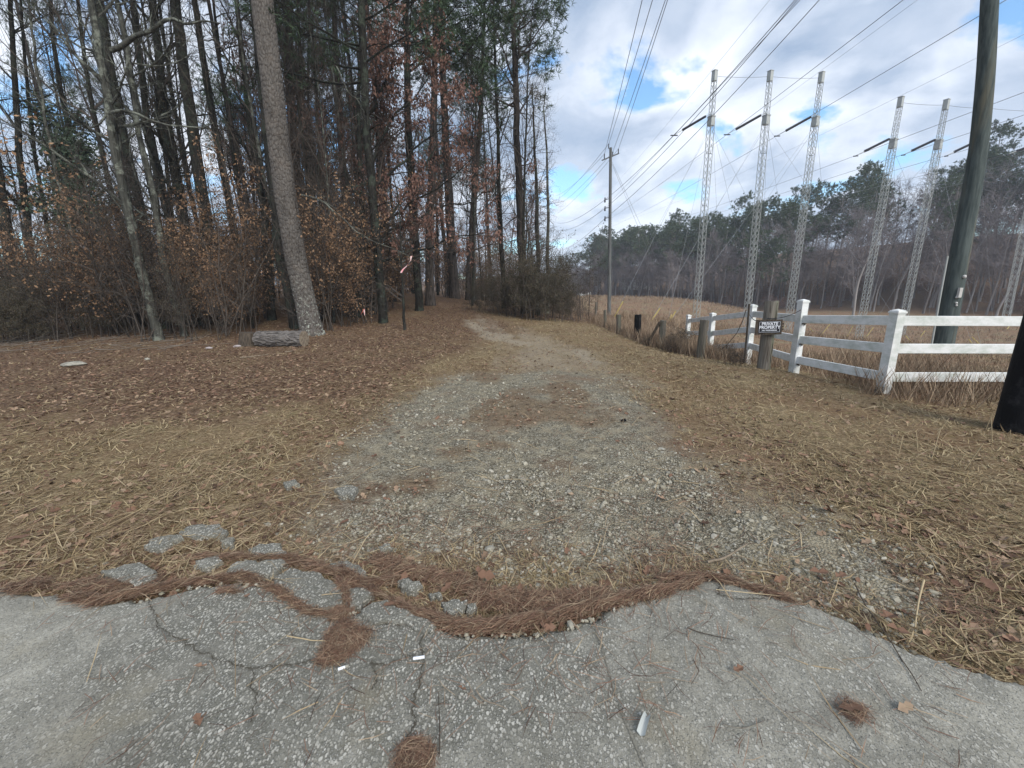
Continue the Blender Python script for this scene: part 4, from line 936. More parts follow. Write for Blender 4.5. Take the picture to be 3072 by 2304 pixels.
def trunk_mesh(P, R, k, m_, name='trunk', amp=.0, plates=False, flare=.35):
    """smooth resampled trunk with root flare and, close by, raised bark plates"""
    n_ = len(P); s = np.linspace(0, n_ - 1, max(n_ * 2, 20)); Q_ = np.array([np.interp(s, range(n_), P[:, c]) for c in range(3)]).T
    Rr = np.interp(s, range(n_), R); hgt = np.linalg.norm(Q_ - Q_[0], axis=1); Rr = Rr * (1 + flare * np.exp(-hgt / (R[0] * 2.2)))
    V, F_ = tubes(Q_[None], Rr[None], k); mb = MB().add(V, F_); return mb
protos = {}
def proto(name, trunkmb, crownmb, tm, cm, tsm=True):
    protos[name] = (trunkmb.mesh(name + '_trunk', tm, tsm), crownmb.mesh(name + '_crown', cm) if crownmb else None)
def mk_bare(name, seed, H=18, r0=.16, tm=M_bk_dark, cm=M_twig, dens=1.0, far=False, leaf=None, low=.3, rmin=.005, levels=4):
    r = np.random.default_rng(seed); P = trunk_line(r, H, 14, .045)[None]; R = (r0 * (1 - .85 * np.linspace(0, 1, 14) ** 1.2))[None]; R[0, -1] = .02
    tmb = trunk_mesh(P[0], R[0], 8 if not far else 5, tm); c = MB()
    n1 = int(20 * dens); P1, R1 = grow(r, P, R, n1, low, .98, 30, 65, lambda t: H * .30 * (1.12 - t * .85), 8, .14, .07, .48, rmin * 2)
    P2, R2 = grow(r, P1, R1, 7, .2, 1, 25, 60, H * .11, 6, .16, .05, .6, rmin * 1.3)
    P3, R3 = grow(r, P2, R2, 5 if not far else 6, .2, 1, 25, 60, H * .052, 4, .18, .03, .6, rmin)
    for P_, R_, k in ((P1, R1, 5 if not far else 4), (P2, R2, 3), (P3, R3, 3)): V, Q_ = tubes(P_, R_, k); c.add(V, Q_)
    last = P3
    if levels > 3:
        P4, R4 = grow(r, P3, R3, 4, .2, 1, 25, 60, H * .028, 3, .2, 0, .7, rmin * .8); V, Q_ = tubes(P4, R4, 3); c.add(V, Q_); last = P3
    if leaf: V, T = leaves_on(r, last, leaf[0], leaf[1], leaf[3], leaf[4]); c.add(V, T=T, m=1)
    proto(name, tmb, c, tm, [cm] + ([leaf[2]] if leaf else [])); return name
def mk_pine(name, seed, H=22, r0=.19, low=.55, tm=M_bk_pine, far=False, lm=M_pineleaf, width=.17):
    r = np.random.default_rng(seed); P = trunk_line(r, H, 14, .018)[None]; R = (r0 * (1 - .8 * np.linspace(0, 1, 14) ** 1.4))[None]; tmb = trunk_mesh(P[0], R[0], 10 if not far else 6, tm)
    c = MB(); Pd, Rd = grow(r, P, R, 12, .22, low + .1, 60, 100, H * .05, 5, .12, .0, .3, .008); V, Q_ = tubes(Pd, Rd, 3); c.add(V, Q_)
    P1, R1 = grow(r, P, R, 26, low, .99, 50, 88, lambda t: H * width * (1.15 - 1.0 * np.clip((t - low) / (1 - low), 0, 1) ** 1.6), 7, .10, .06, .4, .012)
    P2, R2 = grow(r, P1, R1, 7, .3, 1, 25, 65, H * .06, 4, .14, .06, .5, .008)
    P3, R3 = grow(r, P2, R2, 3, .3, 1, 25, 60, H * .028, 3, .14, .08, .6, .006)
    for P_, R_, k in ((P1, R1, 4), (P2, R2, 3), (P3, R3, 3)): V, Q_ = tubes(P_, R_, k); c.add(V, Q_)
    V, T = tufts_on(r, P3, 3, 13 if not far else 8, .26 if not far else .42, .022 if not far else .075); c.add(V, T=T, m=1)
    proto(name, tmb, c, tm, [tm, lm]); return name
def mk_sapling(name, seed, H=4.5, leaf=None, stems=3, cm=M_twig, dens=1.0, spread=.5):
    r = np.random.default_rng(seed); c = MB(); tr = MB(); Ps = []; 
    for s_ in range(stems):
        p = trunk_line(r, H * r.uniform(.6, 1.1), 9, .09, r.normal(0, .16)) ; p[:, :2] += r.normal(0, spread * .35, 2); p = (p - 0) ; Ps.append(p)
    P = np.array(Ps); R = np.tile(.022 * np.linspace(1, .25, 9), (stems, 1)) * H / 4.5; V, Q_ = tubes(P, R, 5); tr.add(V, Q_)
    P1, R1 = grow(r, P, R, int(12 * dens), .12, .98, 35, 75, H * .24, 6, .14, .05, .6, .005); P2, R2 = grow(r, P1, R1, 5, .15, 1, 25, 60, H * .10, 4, .16, .02, .7, .004); P3, R3 = grow(r, P2, R2, 3, .2, 1, 25, 60, H * .05, 3, .2, 0, .8, .003)
    for P_, R_ in ((P1, R1), (P2, R2), (P3, R3)): V, Q_ = tubes(P_, R_, 3); c.add(V, Q_)
    if leaf: V, T = leaves_on(r, P3 if leaf[5] else P2, leaf[0], leaf[1], leaf[3], leaf[4]); c.add(V, T=T, m=1)
    proto(name, tr, c, cm, [cm] + ([leaf[2]] if leaf else [])); return name
bares = [mk_bare(f'bare{k}', 40 + k, H=17 + k, r0=.11 + .02 * k, levels=3, rmin=.004, tm=[M_bk_dark, M_bk_lich, M_bk_dark, M_bk_dark][k], low=[.22, .35, .28, .4][k], dens=[1, .9, 1.15, .8][k]) for k in range(4)]
pines = [mk_pine(f'pine{k}', 60 + k, H=21 + k * 1.5, r0=.17 + .025 * k, low=[.62, .70, .56][k]) for k in range(3)]
oaks = [mk_bare(f'oak{k}', 80 + k, H=13, r0=.15, leaf=(9, .13, M_oakleaf, .8, .08), low=.12, levels=3) for k in range(2)]
beeches = [mk_sapling(f'beech{k}', 90 + k, 5.0, (3, .085, M_beechleaf, .5, .05, True), 3) for k in range(3)]
scrubs = [mk_sapling(f'scrub{k}', 95 + k, 4.6, (2, .05, M_privet, .3, .05, True), 5, spread=1.1) for k in range(3)]
twigs_ = [mk_sapling(f'twiggy{k}', 99 + k, 3.6, None, 4, dens=1.1) for k in range(3)]
brush = [mk_sapling(f'brush{k}', 105 + k, 2.6, (1, .045, M_privet, .3, .06, True), 8, dens=1.0, spread=2.0) for k in range(2)]
privets = [mk_sapling(f'privet{k}', 108 + k, 2.9, (6, .055, M_privet, .2, .05, True), 8, dens=1.0, spread=1.6) for k in range(2)]
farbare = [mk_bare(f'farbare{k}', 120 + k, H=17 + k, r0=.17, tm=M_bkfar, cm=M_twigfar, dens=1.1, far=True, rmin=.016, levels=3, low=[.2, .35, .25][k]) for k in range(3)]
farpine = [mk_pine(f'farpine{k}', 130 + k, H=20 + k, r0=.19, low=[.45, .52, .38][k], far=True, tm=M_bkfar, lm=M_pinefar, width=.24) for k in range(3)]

def plant(pr, name, loc, H=1.0, thick=1.0, rz=0.0, lean=(0, 0), label=None, cat='tree', group=None, cparts=('trunk', 'crown')):
    e_ = empty(name, loc, label, cat, group); e_.rotation_euler = (lean[1], lean[0], rz); e_.scale = (thick, thick, H)
    tm_, cm_ = protos[pr]
    o = bpy.data.objects.new(cparts[0], tm_); COL.objects.link(o); o.parent = e_
    if cparts[0] == 'stems': o['kind'] = 'stuff'
    if cm_: o = bpy.data.objects.new(cparts[1], cm_); COL.objects.link(o); o.parent = e_
    return e_

# --- the big pine by the log, built on its own
def fn_big(t, o, g, b):
    a = t.node('ShaderNodeAttribute', attribute_name='plate').outputs['Fac']; n1 = t.noise(t.mapping(o, scale=(1, 1, .5)), 22, 5, .7); n2 = t.noise(o, 3, 4, .6)
    c = t.mix(t.maprange(n1, .35, .65), (.062, .056, .050), (.155, .142, .130)); c = t.mix(t.maprange(n2, .5, .7, 0, .5), c, (.16, .135, .115))
    c = t.mix(t.maprange(a, .05, .55, .85, 0), c, (.045, .034, .028))
    z = t.node('ShaderNodeSeparateXYZ', ins={0: o}).outputs[2]
    lf = t.math('MULTIPLY', t.maprange(z, .2, 2.3, 1, 0), t.maprange(t.noise(o, 9, 4, .7), .56, .62))
    c = t.mix(t.math('MULTIPLY', lf, .9), c, (.40, .43, .37)); bump(t, b, n1, .012); return c
M_bigbark = mat('plated_pine_bark', fn_big, .95, .15)
def plated_trunk(line, R, k, rows, amp, cell, seed, flare=.5):
    n_ = len(line); s = np.linspace(0, n_ - 1, rows); 
    Q_ = np.array([np.interp(s, range(n_), line[:, c]) for c in range(3)]).T; Rr = np.interp(s, range(n_), R); hgt = np.r_[0, np.cumsum(np.linalg.norm(np.diff(Q_, axis=0), axis=1))]
    ang = np.arange(k) / k * 2 * np.pi
    circ = 2 * np.pi * R[0]; r = np.random.default_rng(seed)
    fl = 1 + flare * np.exp(-hgt / .38)[:, None] * (1 + .45 * np.sin(ang * 5 + 1)[None] + .2 * np.sin(ang * 3)[None])
    # cellular plates: seeds on the unrolled cylinder
    uu = (np.arange(k) / k * circ)[None].repeat(rows, 0); hh = hgt[:, None].repeat(k, 1)
    cw, chh = cell; gx = uu / cw + (fbm(uu * 4, hh * 2.2, seed, 3) - .5) * 1.6; gy = hh / chh + (fbm(uu * 4, hh * 2.2, seed + 5, 3) - .5) * 1.6
    ncx = int(round(circ / cw)); best = np.full(gx.shape, 9.0); sec = np.full(gx.shape, 9.0)
    for dx in (-1, 0, 1):
        for dy in (-1, 0, 1):
            ix = np.floor(gx) + dx; iy = np.floor(gy) + dy; jx = _h(np.mod(ix, ncx), iy, seed) * .8 + .1; jy = _h(np.mod(ix, ncx), iy, seed + 9) * .8 + .1
            d = np.hypot(ix + jx - gx, iy + jy - gy); nb_ = np.minimum(sec, np.maximum(best, d)); best = np.minimum(best, d); sec = nb_
    edge = np.clip((sec - best) / .2, 0, 1); pl_ = edge * (.8 + .4 * (1 - best)) * (.55 + .9 * fbm(uu * 9, hh * 5, seed + 3, 4))
    V_, F_ = tubes(Q_[None], Rr[None], k); V_ = V_.reshape(rows, k, 3); V_ = Q_[:, None] + (V_ - Q_[:, None]) * (fl + (pl_ - .5) * amp)[:, :, None]
    return V_.reshape(-1, 3), F_, pl_.ravel()
def px_line(pts, Y0, dY=0.0):
    return np.array([pt(u, v, Y0 + dY * i_) for i_, (u, v) in enumerate(pts)])
bpb = ground(938, 1006)
line = px_line([(938, 1008), (915, 900), (888, 780), (858, 600), (838, 450), (816, 250), (786, 0)], bpb[1]); line[0, 2] = bpb[2] - .1
d = line[-1] - line[-2]; line = np.vstack([line, line[-1] + d / np.linalg.norm(d) * 6, line[-1] + d / np.linalg.norm(d) * 14 + [.3, 0, 0]])
bpe = empty('pine_tree', bpb, 'big pine with plated grey bark standing right behind the cut log', 'tree')
Rb = np.array([.385, .365, .36, .35, .345, .335, .325, .26, .12]) * .86
V_, F_, pa = plated_trunk(line, Rb, 220, 900, .075, (.085, .16), 4, .22)
me = mesh_from('trunk', V_ - bpb, F_, None, [M_bigbark], smooth=True); at_ = me.attributes.new('plate', 'FLOAT', 'POINT'); at_.data.foreach_set('value', pa.astype(np.float32))
o = bpy.data.objects.new('trunk', me); COL.objects.link(o); o.parent = bpe
r = np.random.default_rng(5); P_ = np.array([np.interp(np.linspace(0, len(line) - 1, 20), range(len(line)), line[:, c]) for c in range(3)]).T[None]; R_ = np.interp(np.linspace(0, len(line) - 1, 20), range(len(line)), Rb)[None]
c = MB(); P1, R1 = grow(r, P_, R_, 22, .80, .99, 50, 85, 3.2, 7, .1, .06, .3, .02); P2, R2 = grow(r, P1, R1, 7, .3, 1, 25, 65, 1.3, 4, .14, .06, .5, .01); P3, R3 = grow(r, P2, R2, 3, .3, 1, 25, 60, .6, 3, .14, .08, .6, .007)
for a, b_, k in ((P1, R1, 4), (P2, R2, 3), (P3, R3, 3)): V, Q_ = tubes(a, b_, k); c.add(V, Q_)
V, T = tufts_on(r, P3, 3, 12, .26, .022); c.add(V, T=T, m=1); child_mesh(c, 'crown', [M_bk_pine, M_pineleaf], bpe)

# --- the other near trunks, one by one
NT_ = [  # pixel line bottom to top, width px at the base, kind, material, label
 ([(60, 1000), (20, 700), (-30, 400), (-90, 0)], 44, 'pine', M_bk_dark, 'dark trunk cut by the left edge of the photo'),
 ([(98, 985), (93, 750), (60, 480), (42, 200), (30, 0)], 30, 'bare', M_bk_dark, 'forked dark trunk with bare limbs close to the left edge'),
 ([(205, 975), (150, 720), (108, 500), (80, 250), (62, 0)], 17, 'bare', M_bk_dark, 'slender bare trunk between the two leftmost dark trunks and the evergreen'),
 ([(345, 962), (270, 700), (228, 500), (172, 220), (150, 0)], 25, 'bare', M_bk_dark, 'straight dark trunk right of the broadleaf evergreen tree'),
 ([(250, 990), (215, 700), (150, 430), (110, 200), (85, 0)], 14, 'bare', M_bk_lich, 'thin pale crooked trunk in front of the broadleaf evergreen tree'),
 ([(477, 1020), (418, 780), (352, 480), (310, 230), (272, 0)], 34, 'bare', M_bk_lich, 'pale lichen covered trunk paired with a dark trunk on its right'),
 ([(500, 985), (440, 720), (372, 420), (330, 200), (297, 0)], 33, 'pine', M_bk_dark, 'dark trunk just behind the lichen covered one'),
 ([(556, 1008), (490, 800), (462, 600), (405, 350), (388, 160), (350, 0)], 22, 'bare', M_bk_lich, 'wavy pale green trunk right of the dark and lichened pair'),
 ([(590, 975), (500, 620), (440, 350), (398, 0)], 24, 'pine', M_bk_dark, 'dark straight trunk behind the wavy pale trunk'),
 ([(610, 975), (548, 650), (500, 380), (457, 0)], 38, 'ivy', M_bk_dark, 'ivy clad dark trunk in the thick of the left woods'),
 ([(668, 975), (610, 600), (565, 300), (524, 0)], 40, 'pine', M_bk_dark, 'thickest dark trunk midway between the left edge and the big pine'),
 ([(742, 940), (690, 620), (628, 300), (583, 0)], 26, 'pine', M_bk_dark, 'dark trunk left of a slimmer forked one, toward the big pine'),
 ([(815, 960), (788, 600), (745, 330), (709, 0)], 27, 'bare', M_bk_dark, 'forked dark trunk left of the big pine'),
 ([(775, 945), (722, 600), (670, 250), (640, 0)], 18, 'bare', M_bk_dark, 'slim dark trunk seen a little left of the big pine'),
 ([(890, 985), (835, 760), (820, 560), (800, 400), (775, 150), (760, 0)], 30, 'pine', M_bk_dark, 'black trunk partly hidden directly behind the big pine'),
 ([(920, 930), (905, 700), (880, 400), (863, 0)], 34, 'pine', M_bk_pine, 'stout reddish pine trunk just right of the big pine'),
 ([(960, 925), (935, 600), (905, 300), (892, 0)], 24, 'bare', M_bk_dark, 'second trunk right of the big pine, close to the stout reddish one'),
 ([(1012, 918), (1000, 760), (978, 620), (955, 400), (945, 200), (925, 0)], 20, 'bare', M_bk_lich, 'crooked pale mottled trunk right of the big pine'),
 ([(1060, 900), (1035, 600), (1020, 350), (1000, 0)], 26, 'pine', M_bk_pine, 'tall pine trunk between the pale mottled trunk and the withered oak'),
 ([(1150, 968), (1135, 780), (1115, 560), (1098, 350), (1085, 0)], 27, 'pine', M_bk_dark, 'dark straight trunk left of the pink tape'),
 ([(1258, 932), (1245, 700), (1225, 400), (1215, 0)], 24, 'pine', M_bk_dark, 'dark trunk beside the left rim of the leafy track'),
 ([(1215, 990), (1208, 860), (1204, 720), (1190, 560)], 9, 'sap', M_bk_dark, 'thin dark sapling under the long pink tape'),
 ([(1364, 895), (1350, 650), (1335, 400), (1322, 0)], 30, 'pine', M_bk_pine, 'tall pine standing where the track disappears into the woods'),
 ([(1512, 925), (1500, 650), (1492, 400), (1480, 0)], 15, 'bare', M_bk_dark, 'slim bare trunk left of the tall edge pine'),
 ([(1577, 938), (1562, 700), (1552, 420), (1546, 200), (1538, 0)], 26, 'edgepine', M_bk_pine, 'tall pine at the right edge of the woods, its crown against the sky'),
 ([(1614, 945), (1612, 700), (1606, 480), (1598, 300), (1596, 250)], 15, 'vine', M_bk_dark, 'dead vine draped snag just right of the edge pine'),
 ([(1642, 800), (1646, 610), (1640, 480), (1632, 330), (1636, 262)], 12, 'snag', M_bk_lich, 'twisted leafless snag, the rightmost stem of the woods'),
]
for q_, (pts, wpx, kind, tm_, lab) in enumerate(NT_):
    r = np.random.default_rng(300 + q_)
    b_ = ground(*pts[0]) if kind != 'snag' else ground(1642, 940)
    if kind == 'snag': pts = [(1640, 940)] + pts[0:]
    Yb = b_[1]; line = px_line(pts, Yb); line[0] = b_ - [0, 0, .1]
    n_ = 18; s_ = np.linspace(0, len(line) - 1, n_); line = np.array([np.interp(s_, range(len(line)), line[:, c]) for c in range(3)]).T
    line[1:-1] += r.normal(0, .018, (n_ - 2, 3)) * [1, 1, 0]
    dep = (b_ - CAM) @ fwd; obl = math.hypot(1, (pts[0][0] - 1536) / F); r0 = wpx / F * dep / 2 / obl * .95; topz = line[-1, 2] - b_[2]
    d = nrm(line[-1] - line[-4]); full = {'pine': 24, 'bare': 16, 'ivy': 17, 'edgepine': 17.5, 'sap': topz, 'vine': topz + .3, 'snag': topz + .1}[kind]
    rem = max(full - topz, 0)
    if rem > 1.0:
        m2 = 6; ext = [line[-1]]; dd = d.copy()
        for _ in range(m2): dd = nrm(dd + r.normal(0, .03, 3) + [0, 0, .05]); ext.append(ext[-1] + dd * rem / m2)
        line = np.vstack([line, ext[1:]])
    hh = line[:, 2] - line[0, 2]; f_ = hh / hh[-1]; R = r0 * (1 - .82 * f_ ** 1.5)
    e_ = empty({'pine': 'pine_tree', 'edgepine': 'pine_tree', 'sap': 'sapling'}.get(kind, 'bare_tree'), b_, lab, 'tree')
    kk = 14 if dep < 22 else 10
    tmb = trunk_mesh(line - b_, R, kk, tm_, flare=.3); o = tmb.build('trunk', tm_, e_, True)
    c = MB(); P = (line - b_)[None]; R = R[None]; mats = [M_twig]
    if kind in ('pine', 'edgepine'):
        lo = .76 if (kind == 'pine' and b_[0] < -7) else (.6 if kind == 'pine' else .42)
        Pd, Rd = grow(r, P, R, 16, .10, lo + .1, 60, 105, 1.1, 5, .16, -.01, .25, .007, .2); V, Q_ = tubes(Pd, Rd, 3); c.add(V, Q_)
        Pe, Re = grow(r, Pd, Rd, 3, .3, 1, 30, 60, .45, 3, .2, 0, .6, .004); V, Q_ = tubes(Pe, Re, 3); c.add(V, Q_)
        P1, R1 = grow(r, P, R, 24 if kind == 'pine' else 30, lo, .99, 48, 85, lambda t: 3.4 * (1.15 - .8 * np.clip((t - lo) / (1 - lo), 0, 1)) * (1.0 if kind == 'pine' else .72), 7, .12, .07, .4, .015)
        P2, R2 = grow(r, P1, R1, 7, .3, 1, 25, 65, 1.3, 4, .14, .06, .5, .009); P3, R3 = grow(r, P2, R2, 3, .3, 1, 25, 60, .6, 3, .14, .08, .6, .006)
        for a, b2, k in ((P1, R1, 4), (P2, R2, 3), (P3, R3, 3)): V, Q_ = tubes(a, b2, k); c.add(V, Q_)
        V, T = tufts_on(r, P3, 3, 11, .26, .024); c.add(V, T=T, m=1); mats = [tm_, M_pineleaf]
    elif kind in ('bare', 'ivy'):
        P1, R1 = grow(r, P, R, 16, .22, .98, 30, 70, 2.8, 8, .15, .06, .42, .014); P2, R2 = grow(r, P1, R1, 6, .2, 1, 25, 60, 1.25, 6, .18, .03, .6, .008); P3, R3 = grow(r, P2, R2, 4, .2, 1, 25, 60, .6, 4, .2, .02, .6, .0045)
        Pe, Re = grow(r, P, R, 26, .03, .7, 45, 95, .8, 5, .2, .0, .12, .005); Pf, Rf = grow(r, Pe, Re, 3, .2, 1, 25, 60, .35, 3, .2, 0, .6, .003)
        P4, R4 = grow(r, P3, R3, 3, .2, 1, 25, 60, .3, 3, .2, 0, .7, .0035)
        for a, b2, k in ((P1, R1, 6), (P2, R2, 4), (P3, R3, 3), (P4, R4, 3), (Pe, Re, 3), (Pf, Rf, 3)): V, Q_ = tubes(a, b2, k); c.add(V, Q_)
        mats = [tm_, M_privet]
        if kind == 'ivy':
            Pi, Ri = grow(r, P, R, 420, .0, .62, 60, 110, .42, 4, .3, .1, .1, .004); V, Q_ = tubes(Pi, Ri, 3); c.add(V, Q_); V, T = leaves_on(r, Pi, 7, .075, .2, .05); c.add(V, T=T, m=1)
    elif kind == 'sap':
        P1, R1 = grow(r, P, R, 12, .2, .95, 35, 75, 1.0, 6, .15, .05, .6, .005); P2, R2 = grow(r, P1, R1, 4, .2, 1, 25, 60, .4, 4, .2, 0, .6, .003)
        for a, b2 in ((P1, R1), (P2, R2)): V, Q_ = tubes(a, b2, 3); c.add(V, Q_)
        V, T = leaves_on(r, P2, 2, .08, .5, .04); c.add(V, T=T, m=1); mats = [M_twig, M_beechleaf]
    else:
        n1, L1 = (95, 1.1) if kind == 'vine' else (24, .5)
        P1, R1 = grow(r, P, R, n1, .08, .97, 40, 110, L1, 7, .3, -.03, .22, .007); P2, R2 = grow(r, P1, R1, 6, .1, 1, 30, 80, L1 * .5, 5, .3, -.05, .6, .004); P3, R3 = grow(r, P2, R2, 3, .1, 1, 30, 80, L1 * .3, 4, .3, -.05, .6, .003)
        for a, b2 in ((P1, R1), (P2, R2), (P3, R3)): V, Q_ = tubes(a, b2, 3); c.add(V, Q_)
        mats = [M_twig]
    c.build('crown', mats, e_)
    if q_ == 5:   # the two crooked limbs reaching right from the lichened trunk
        for pp, rr0 in (([(334, 150), (362, 142), (400, 110), (455, 92), (490, 62), (520, 56), (560, 74), (610, 62), (660, 70)], .075), ([(325, 340), (360, 330), (410, 340), (455, 362), (505, 376), (560, 380), (615, 384), (640, 368)], .045), ([(318, 345), (300, 372), (270, 385), (235, 370), (200, 348), (150, 345)], .03)):
            L = px_line(pp, Yb - .25, -.05) - b_; s2 = np.linspace(0, len(L) - 1, 20); L = np.array([np.interp(s2, range(len(L)), L[:, c_]) for c_ in range(3)]).T
            Rl = rr0 * np.linspace(1, .25, 20); mb = MB().tube(L, Rl, 8); Pt, Rt = grow(r, L[None], Rl[None], 10, .3, 1, 30, 80, .7, 5, .2, .03, .5, .005); V, Q_ = tubes(Pt, Rt, 3); mb.add(V, Q_); mb.build('limb', tm_, e_, True)

# --- the withered oak leaning over the track
ob = ground(1070, 952); oe = empty('oak_tree', ob, 'oak with withered brown leaves spreading its limbs over the track', 'tree')
r = np.random.default_rng(77); OL = [[(1070, 960), (1078, 840), (1088, 700), (1085, 500), (1075, 250), (1060, 60)], [(1080, 800), (1130, 690), (1215, 620), (1320, 560), (1430, 470)], [(1085, 770), (1170, 690), (1290, 640), (1420, 600), (1520, 560)], [(1086, 640), (1150, 540), (1260, 440), (1370, 330)],
      [(1086, 560), (1140, 430), (1230, 300), (1330, 190)], [(1078, 830), (1180, 770), (1310, 730), (1450, 700)], [(1084, 600), (1020, 480), (960, 360)], [(1080, 400), (1150, 250), (1240, 120)], [(1082, 790), (1170, 640), (1260, 520), (1330, 420), (1400, 400)]]
Ls = []; Rs = []
for k, pp in enumerate(OL):
    L = px_line(pp, ob[1], [0, -.35, .5, -.3, .4, -.5, .3, 0, .9][k]); s2 = np.linspace(0, len(L) - 1, 14); L = np.array([np.interp(s2, range(len(L)), L[:, c_]) for c_ in range(3)]).T; L[1:] += r.normal(0, .07, (13, 3)); Ls.append(L - ob); Rs.append(np.linspace(.17, .05, 14) if k == 0 else np.linspace(.075, .014, 14))
P0 = np.array(Ls); R0_ = np.array(Rs); P0[0, 0] = [0, 0, -.1]
tmb = trunk_mesh(P0[0], R0_[0], 12, M_bk_dark); tmb.build('trunk', M_bk_dark, oe, True)
for k in range(1, len(OL)):
    mb = MB().tube(P0[k], R0_[k], 7); mb.build('limb', M_bk_dark, oe, True)
P1, R1 = grow(r, P0[1:], R0_[1:], 15, .15, 1, 25, 65, 1.7, 7, .16, .04, .6, .012); P2, R2 = grow(r, P1, R1, 6, .2, 1, 25, 60, .75, 5, .18, .0, .6, .006); P3, R3 = grow(r, P2, R2, 4, .3, 1, 25, 60, .32, 3, .2, 0, .6, .004)
c = MB()
for a, b2, k in ((P1, R1, 4), (P2, R2, 3), (P3, R3, 3)): V, Q_ = tubes(a, b2, k); c.add(V, Q_)
sel = fbm(P3[:, 0, 0] * .7 + 9, P3[:, 0, 2] * .7 + P3[:, 0, 1] * .5, 5, 3) > .47
V, T = leaves_on(r, P3[sel], 7, .125, .9, .07); c.add(V, T=T, m=1); c.build('crown', [M_twig, M_oakleaf], oe)
# pale bare branches hanging in from the pine side, over the bushes
for k, (pp, lab) in enumerate(((([(905, 585), (960, 600), (1010, 640), (1060, 690), (1110, 720), (1180, 745), (1230, 770)]), 'pale drooping bare branch whose tip holds the pink tape'), (([(1010, 200), (1040, 270), (1075, 300), (1085, 360), (1060, 380)]), 'pale crooked bare branch high over the bushes right of the big pine'))):
    L = px_line(pp, 13.2, .02); s2 = np.linspace(0, len(L) - 1, 18); L = np.array([np.interp(s2, range(len(L)), L[:, c_]) for c_ in range(3)]).T; L[1:-1] += r.normal(0, .02, (16, 3))
    Pt, Rt = grow(r, L[None], np.linspace(.022, .006, 18)[None], 12, .1, 1, 25, 60, .7, 6, .2, -.02, .6, .005); Pu, Ru = grow(r, Pt, Rt, 4, .2, 1, 25, 60, .3, 4, .2, -.02, .6, .0035)
    mb = MB().tube(L - L[0], np.linspace(.022, .006, 18), 6)
    for a, b2 in ((Pt, Rt), (Pu, Ru)): V, Q_ = tubes(a - L[0], b2, 3); mb.add(V, Q_)
    o = mb.build('branch', M_bk_lich, None, True); o.location = L[0]; tag(o, lab, 'branch')
def ribbon(pp, Y, w_, m, label):
    L = px_line(pp, Y); n_ = len(L); V_ = []; 
    for i_, p in enumerate(L): a = .5 + i_ * .5; s_ = np.array([math.cos(a), math.sin(a) * .6, .25]) * w_ / 2; V_ += [p - s_, p + s_]
    V_ = np.array(V_); mb = MB(); Q_ = [[2 * i_, 2 * i_ + 1, 2 * i_ + 3, 2 * i_ + 2] for i_ in range(n_ - 1)]; n0 = len(V_)
    mb.add(np.r_[V_, V_ + [0, .002, 0]] - L[0], Q_ + [[a + n0 for a in q_[::-1]] for q_ in Q_]); o = mb.build('ribbon', m, None, True); o.location = L[0]; tag(o, label, 'ribbon')
ribbon([(1234, 768), (1232, 780), (1226, 790), (1218, 800), (1209, 808), (1203, 818)], 13.1, .055, M_pink, 'long pink flagging tape fluttering from a bare branch by the track')
ribbon([(1092, 927), (1086, 938), (1081, 945)], 13.3, .04, M_red, 'small red flagging tape tied low in the brown bushes')
ribbon([(1092, 927), (1093, 938), (1094, 946)], 13.32, .035, M_pink, 'small pink tape end beside the red flagging tape')

# --- background woods, each tree its own thing
r = np.random.default_rng(2024)
LMK = [(60, 'the trunk cut by the photo edge'), (100, 'the forked trunk near the left edge'), (190, 'the slender bare trunk'), (235, 'the thin pale crooked trunk'), (310, 'the straight trunk by the evergreen'), (440, 'the lichened trunk'), (520, 'the wavy pale trunk'),
    (580, 'the ivy clad trunk'), (640, 'the thickest dark trunk'), (740, 'the slim dark trunk'), (805, 'the fork near the big pine'), (900, 'the big pine'), (960, 'the stout reddish pine'), (1005, 'the pale mottled trunk'), (1060, 'the withered oak'),
    (1140, 'the trunk by the pink tape'), (1210, 'the thin sapling'), (1250, 'the trunk beside the track'), (1355, 'the pine at the track end'), (1505, 'the slim bare edge trunk'), (1570, 'the edge pine'), (1612, 'the vine draped snag')]
def lm_phrase(u):
    k = int(np.argmin([abs(u - a) for a, _ in LMK])); return ('right of ' if u > LMK[k][0] else 'left of ') + LMK[k][1]
def depth_word(Y): return 'near' if Y < 19 else 'middle' if Y < 24 else 'recessed' if Y < 31 else 'deep' if Y < 42 else 'remote'
occ = []
cands = []
for k in range(620):
    u = r.uniform(-120, 1640); Y = 16.5 * (78 / 16.5) ** (r.random() ** .75); 
    x = pt(u, 900, Y)[0]
    if sdist(np.array([x]), np.array([Y]), WOODS)[0] < .4 or (u < 760 and r.random() < .5): continue
    # keep the track open
    tx = np.interp(Y, [10, 15, 20, 28, 40], [0, -1.2, -3.0, -5.2, -8.0])
    if Y < 36 and abs(x - tx) < 2.0: continue
    if any((x - a) ** 2 + (Y - b_) ** 2 < (1.0 + Y * .012) ** 2 for a, b_ in occ): continue
    occ.append((x, Y)); cands.append((u, x, Y))
cands = cands[:150]
npine = nbare = 0
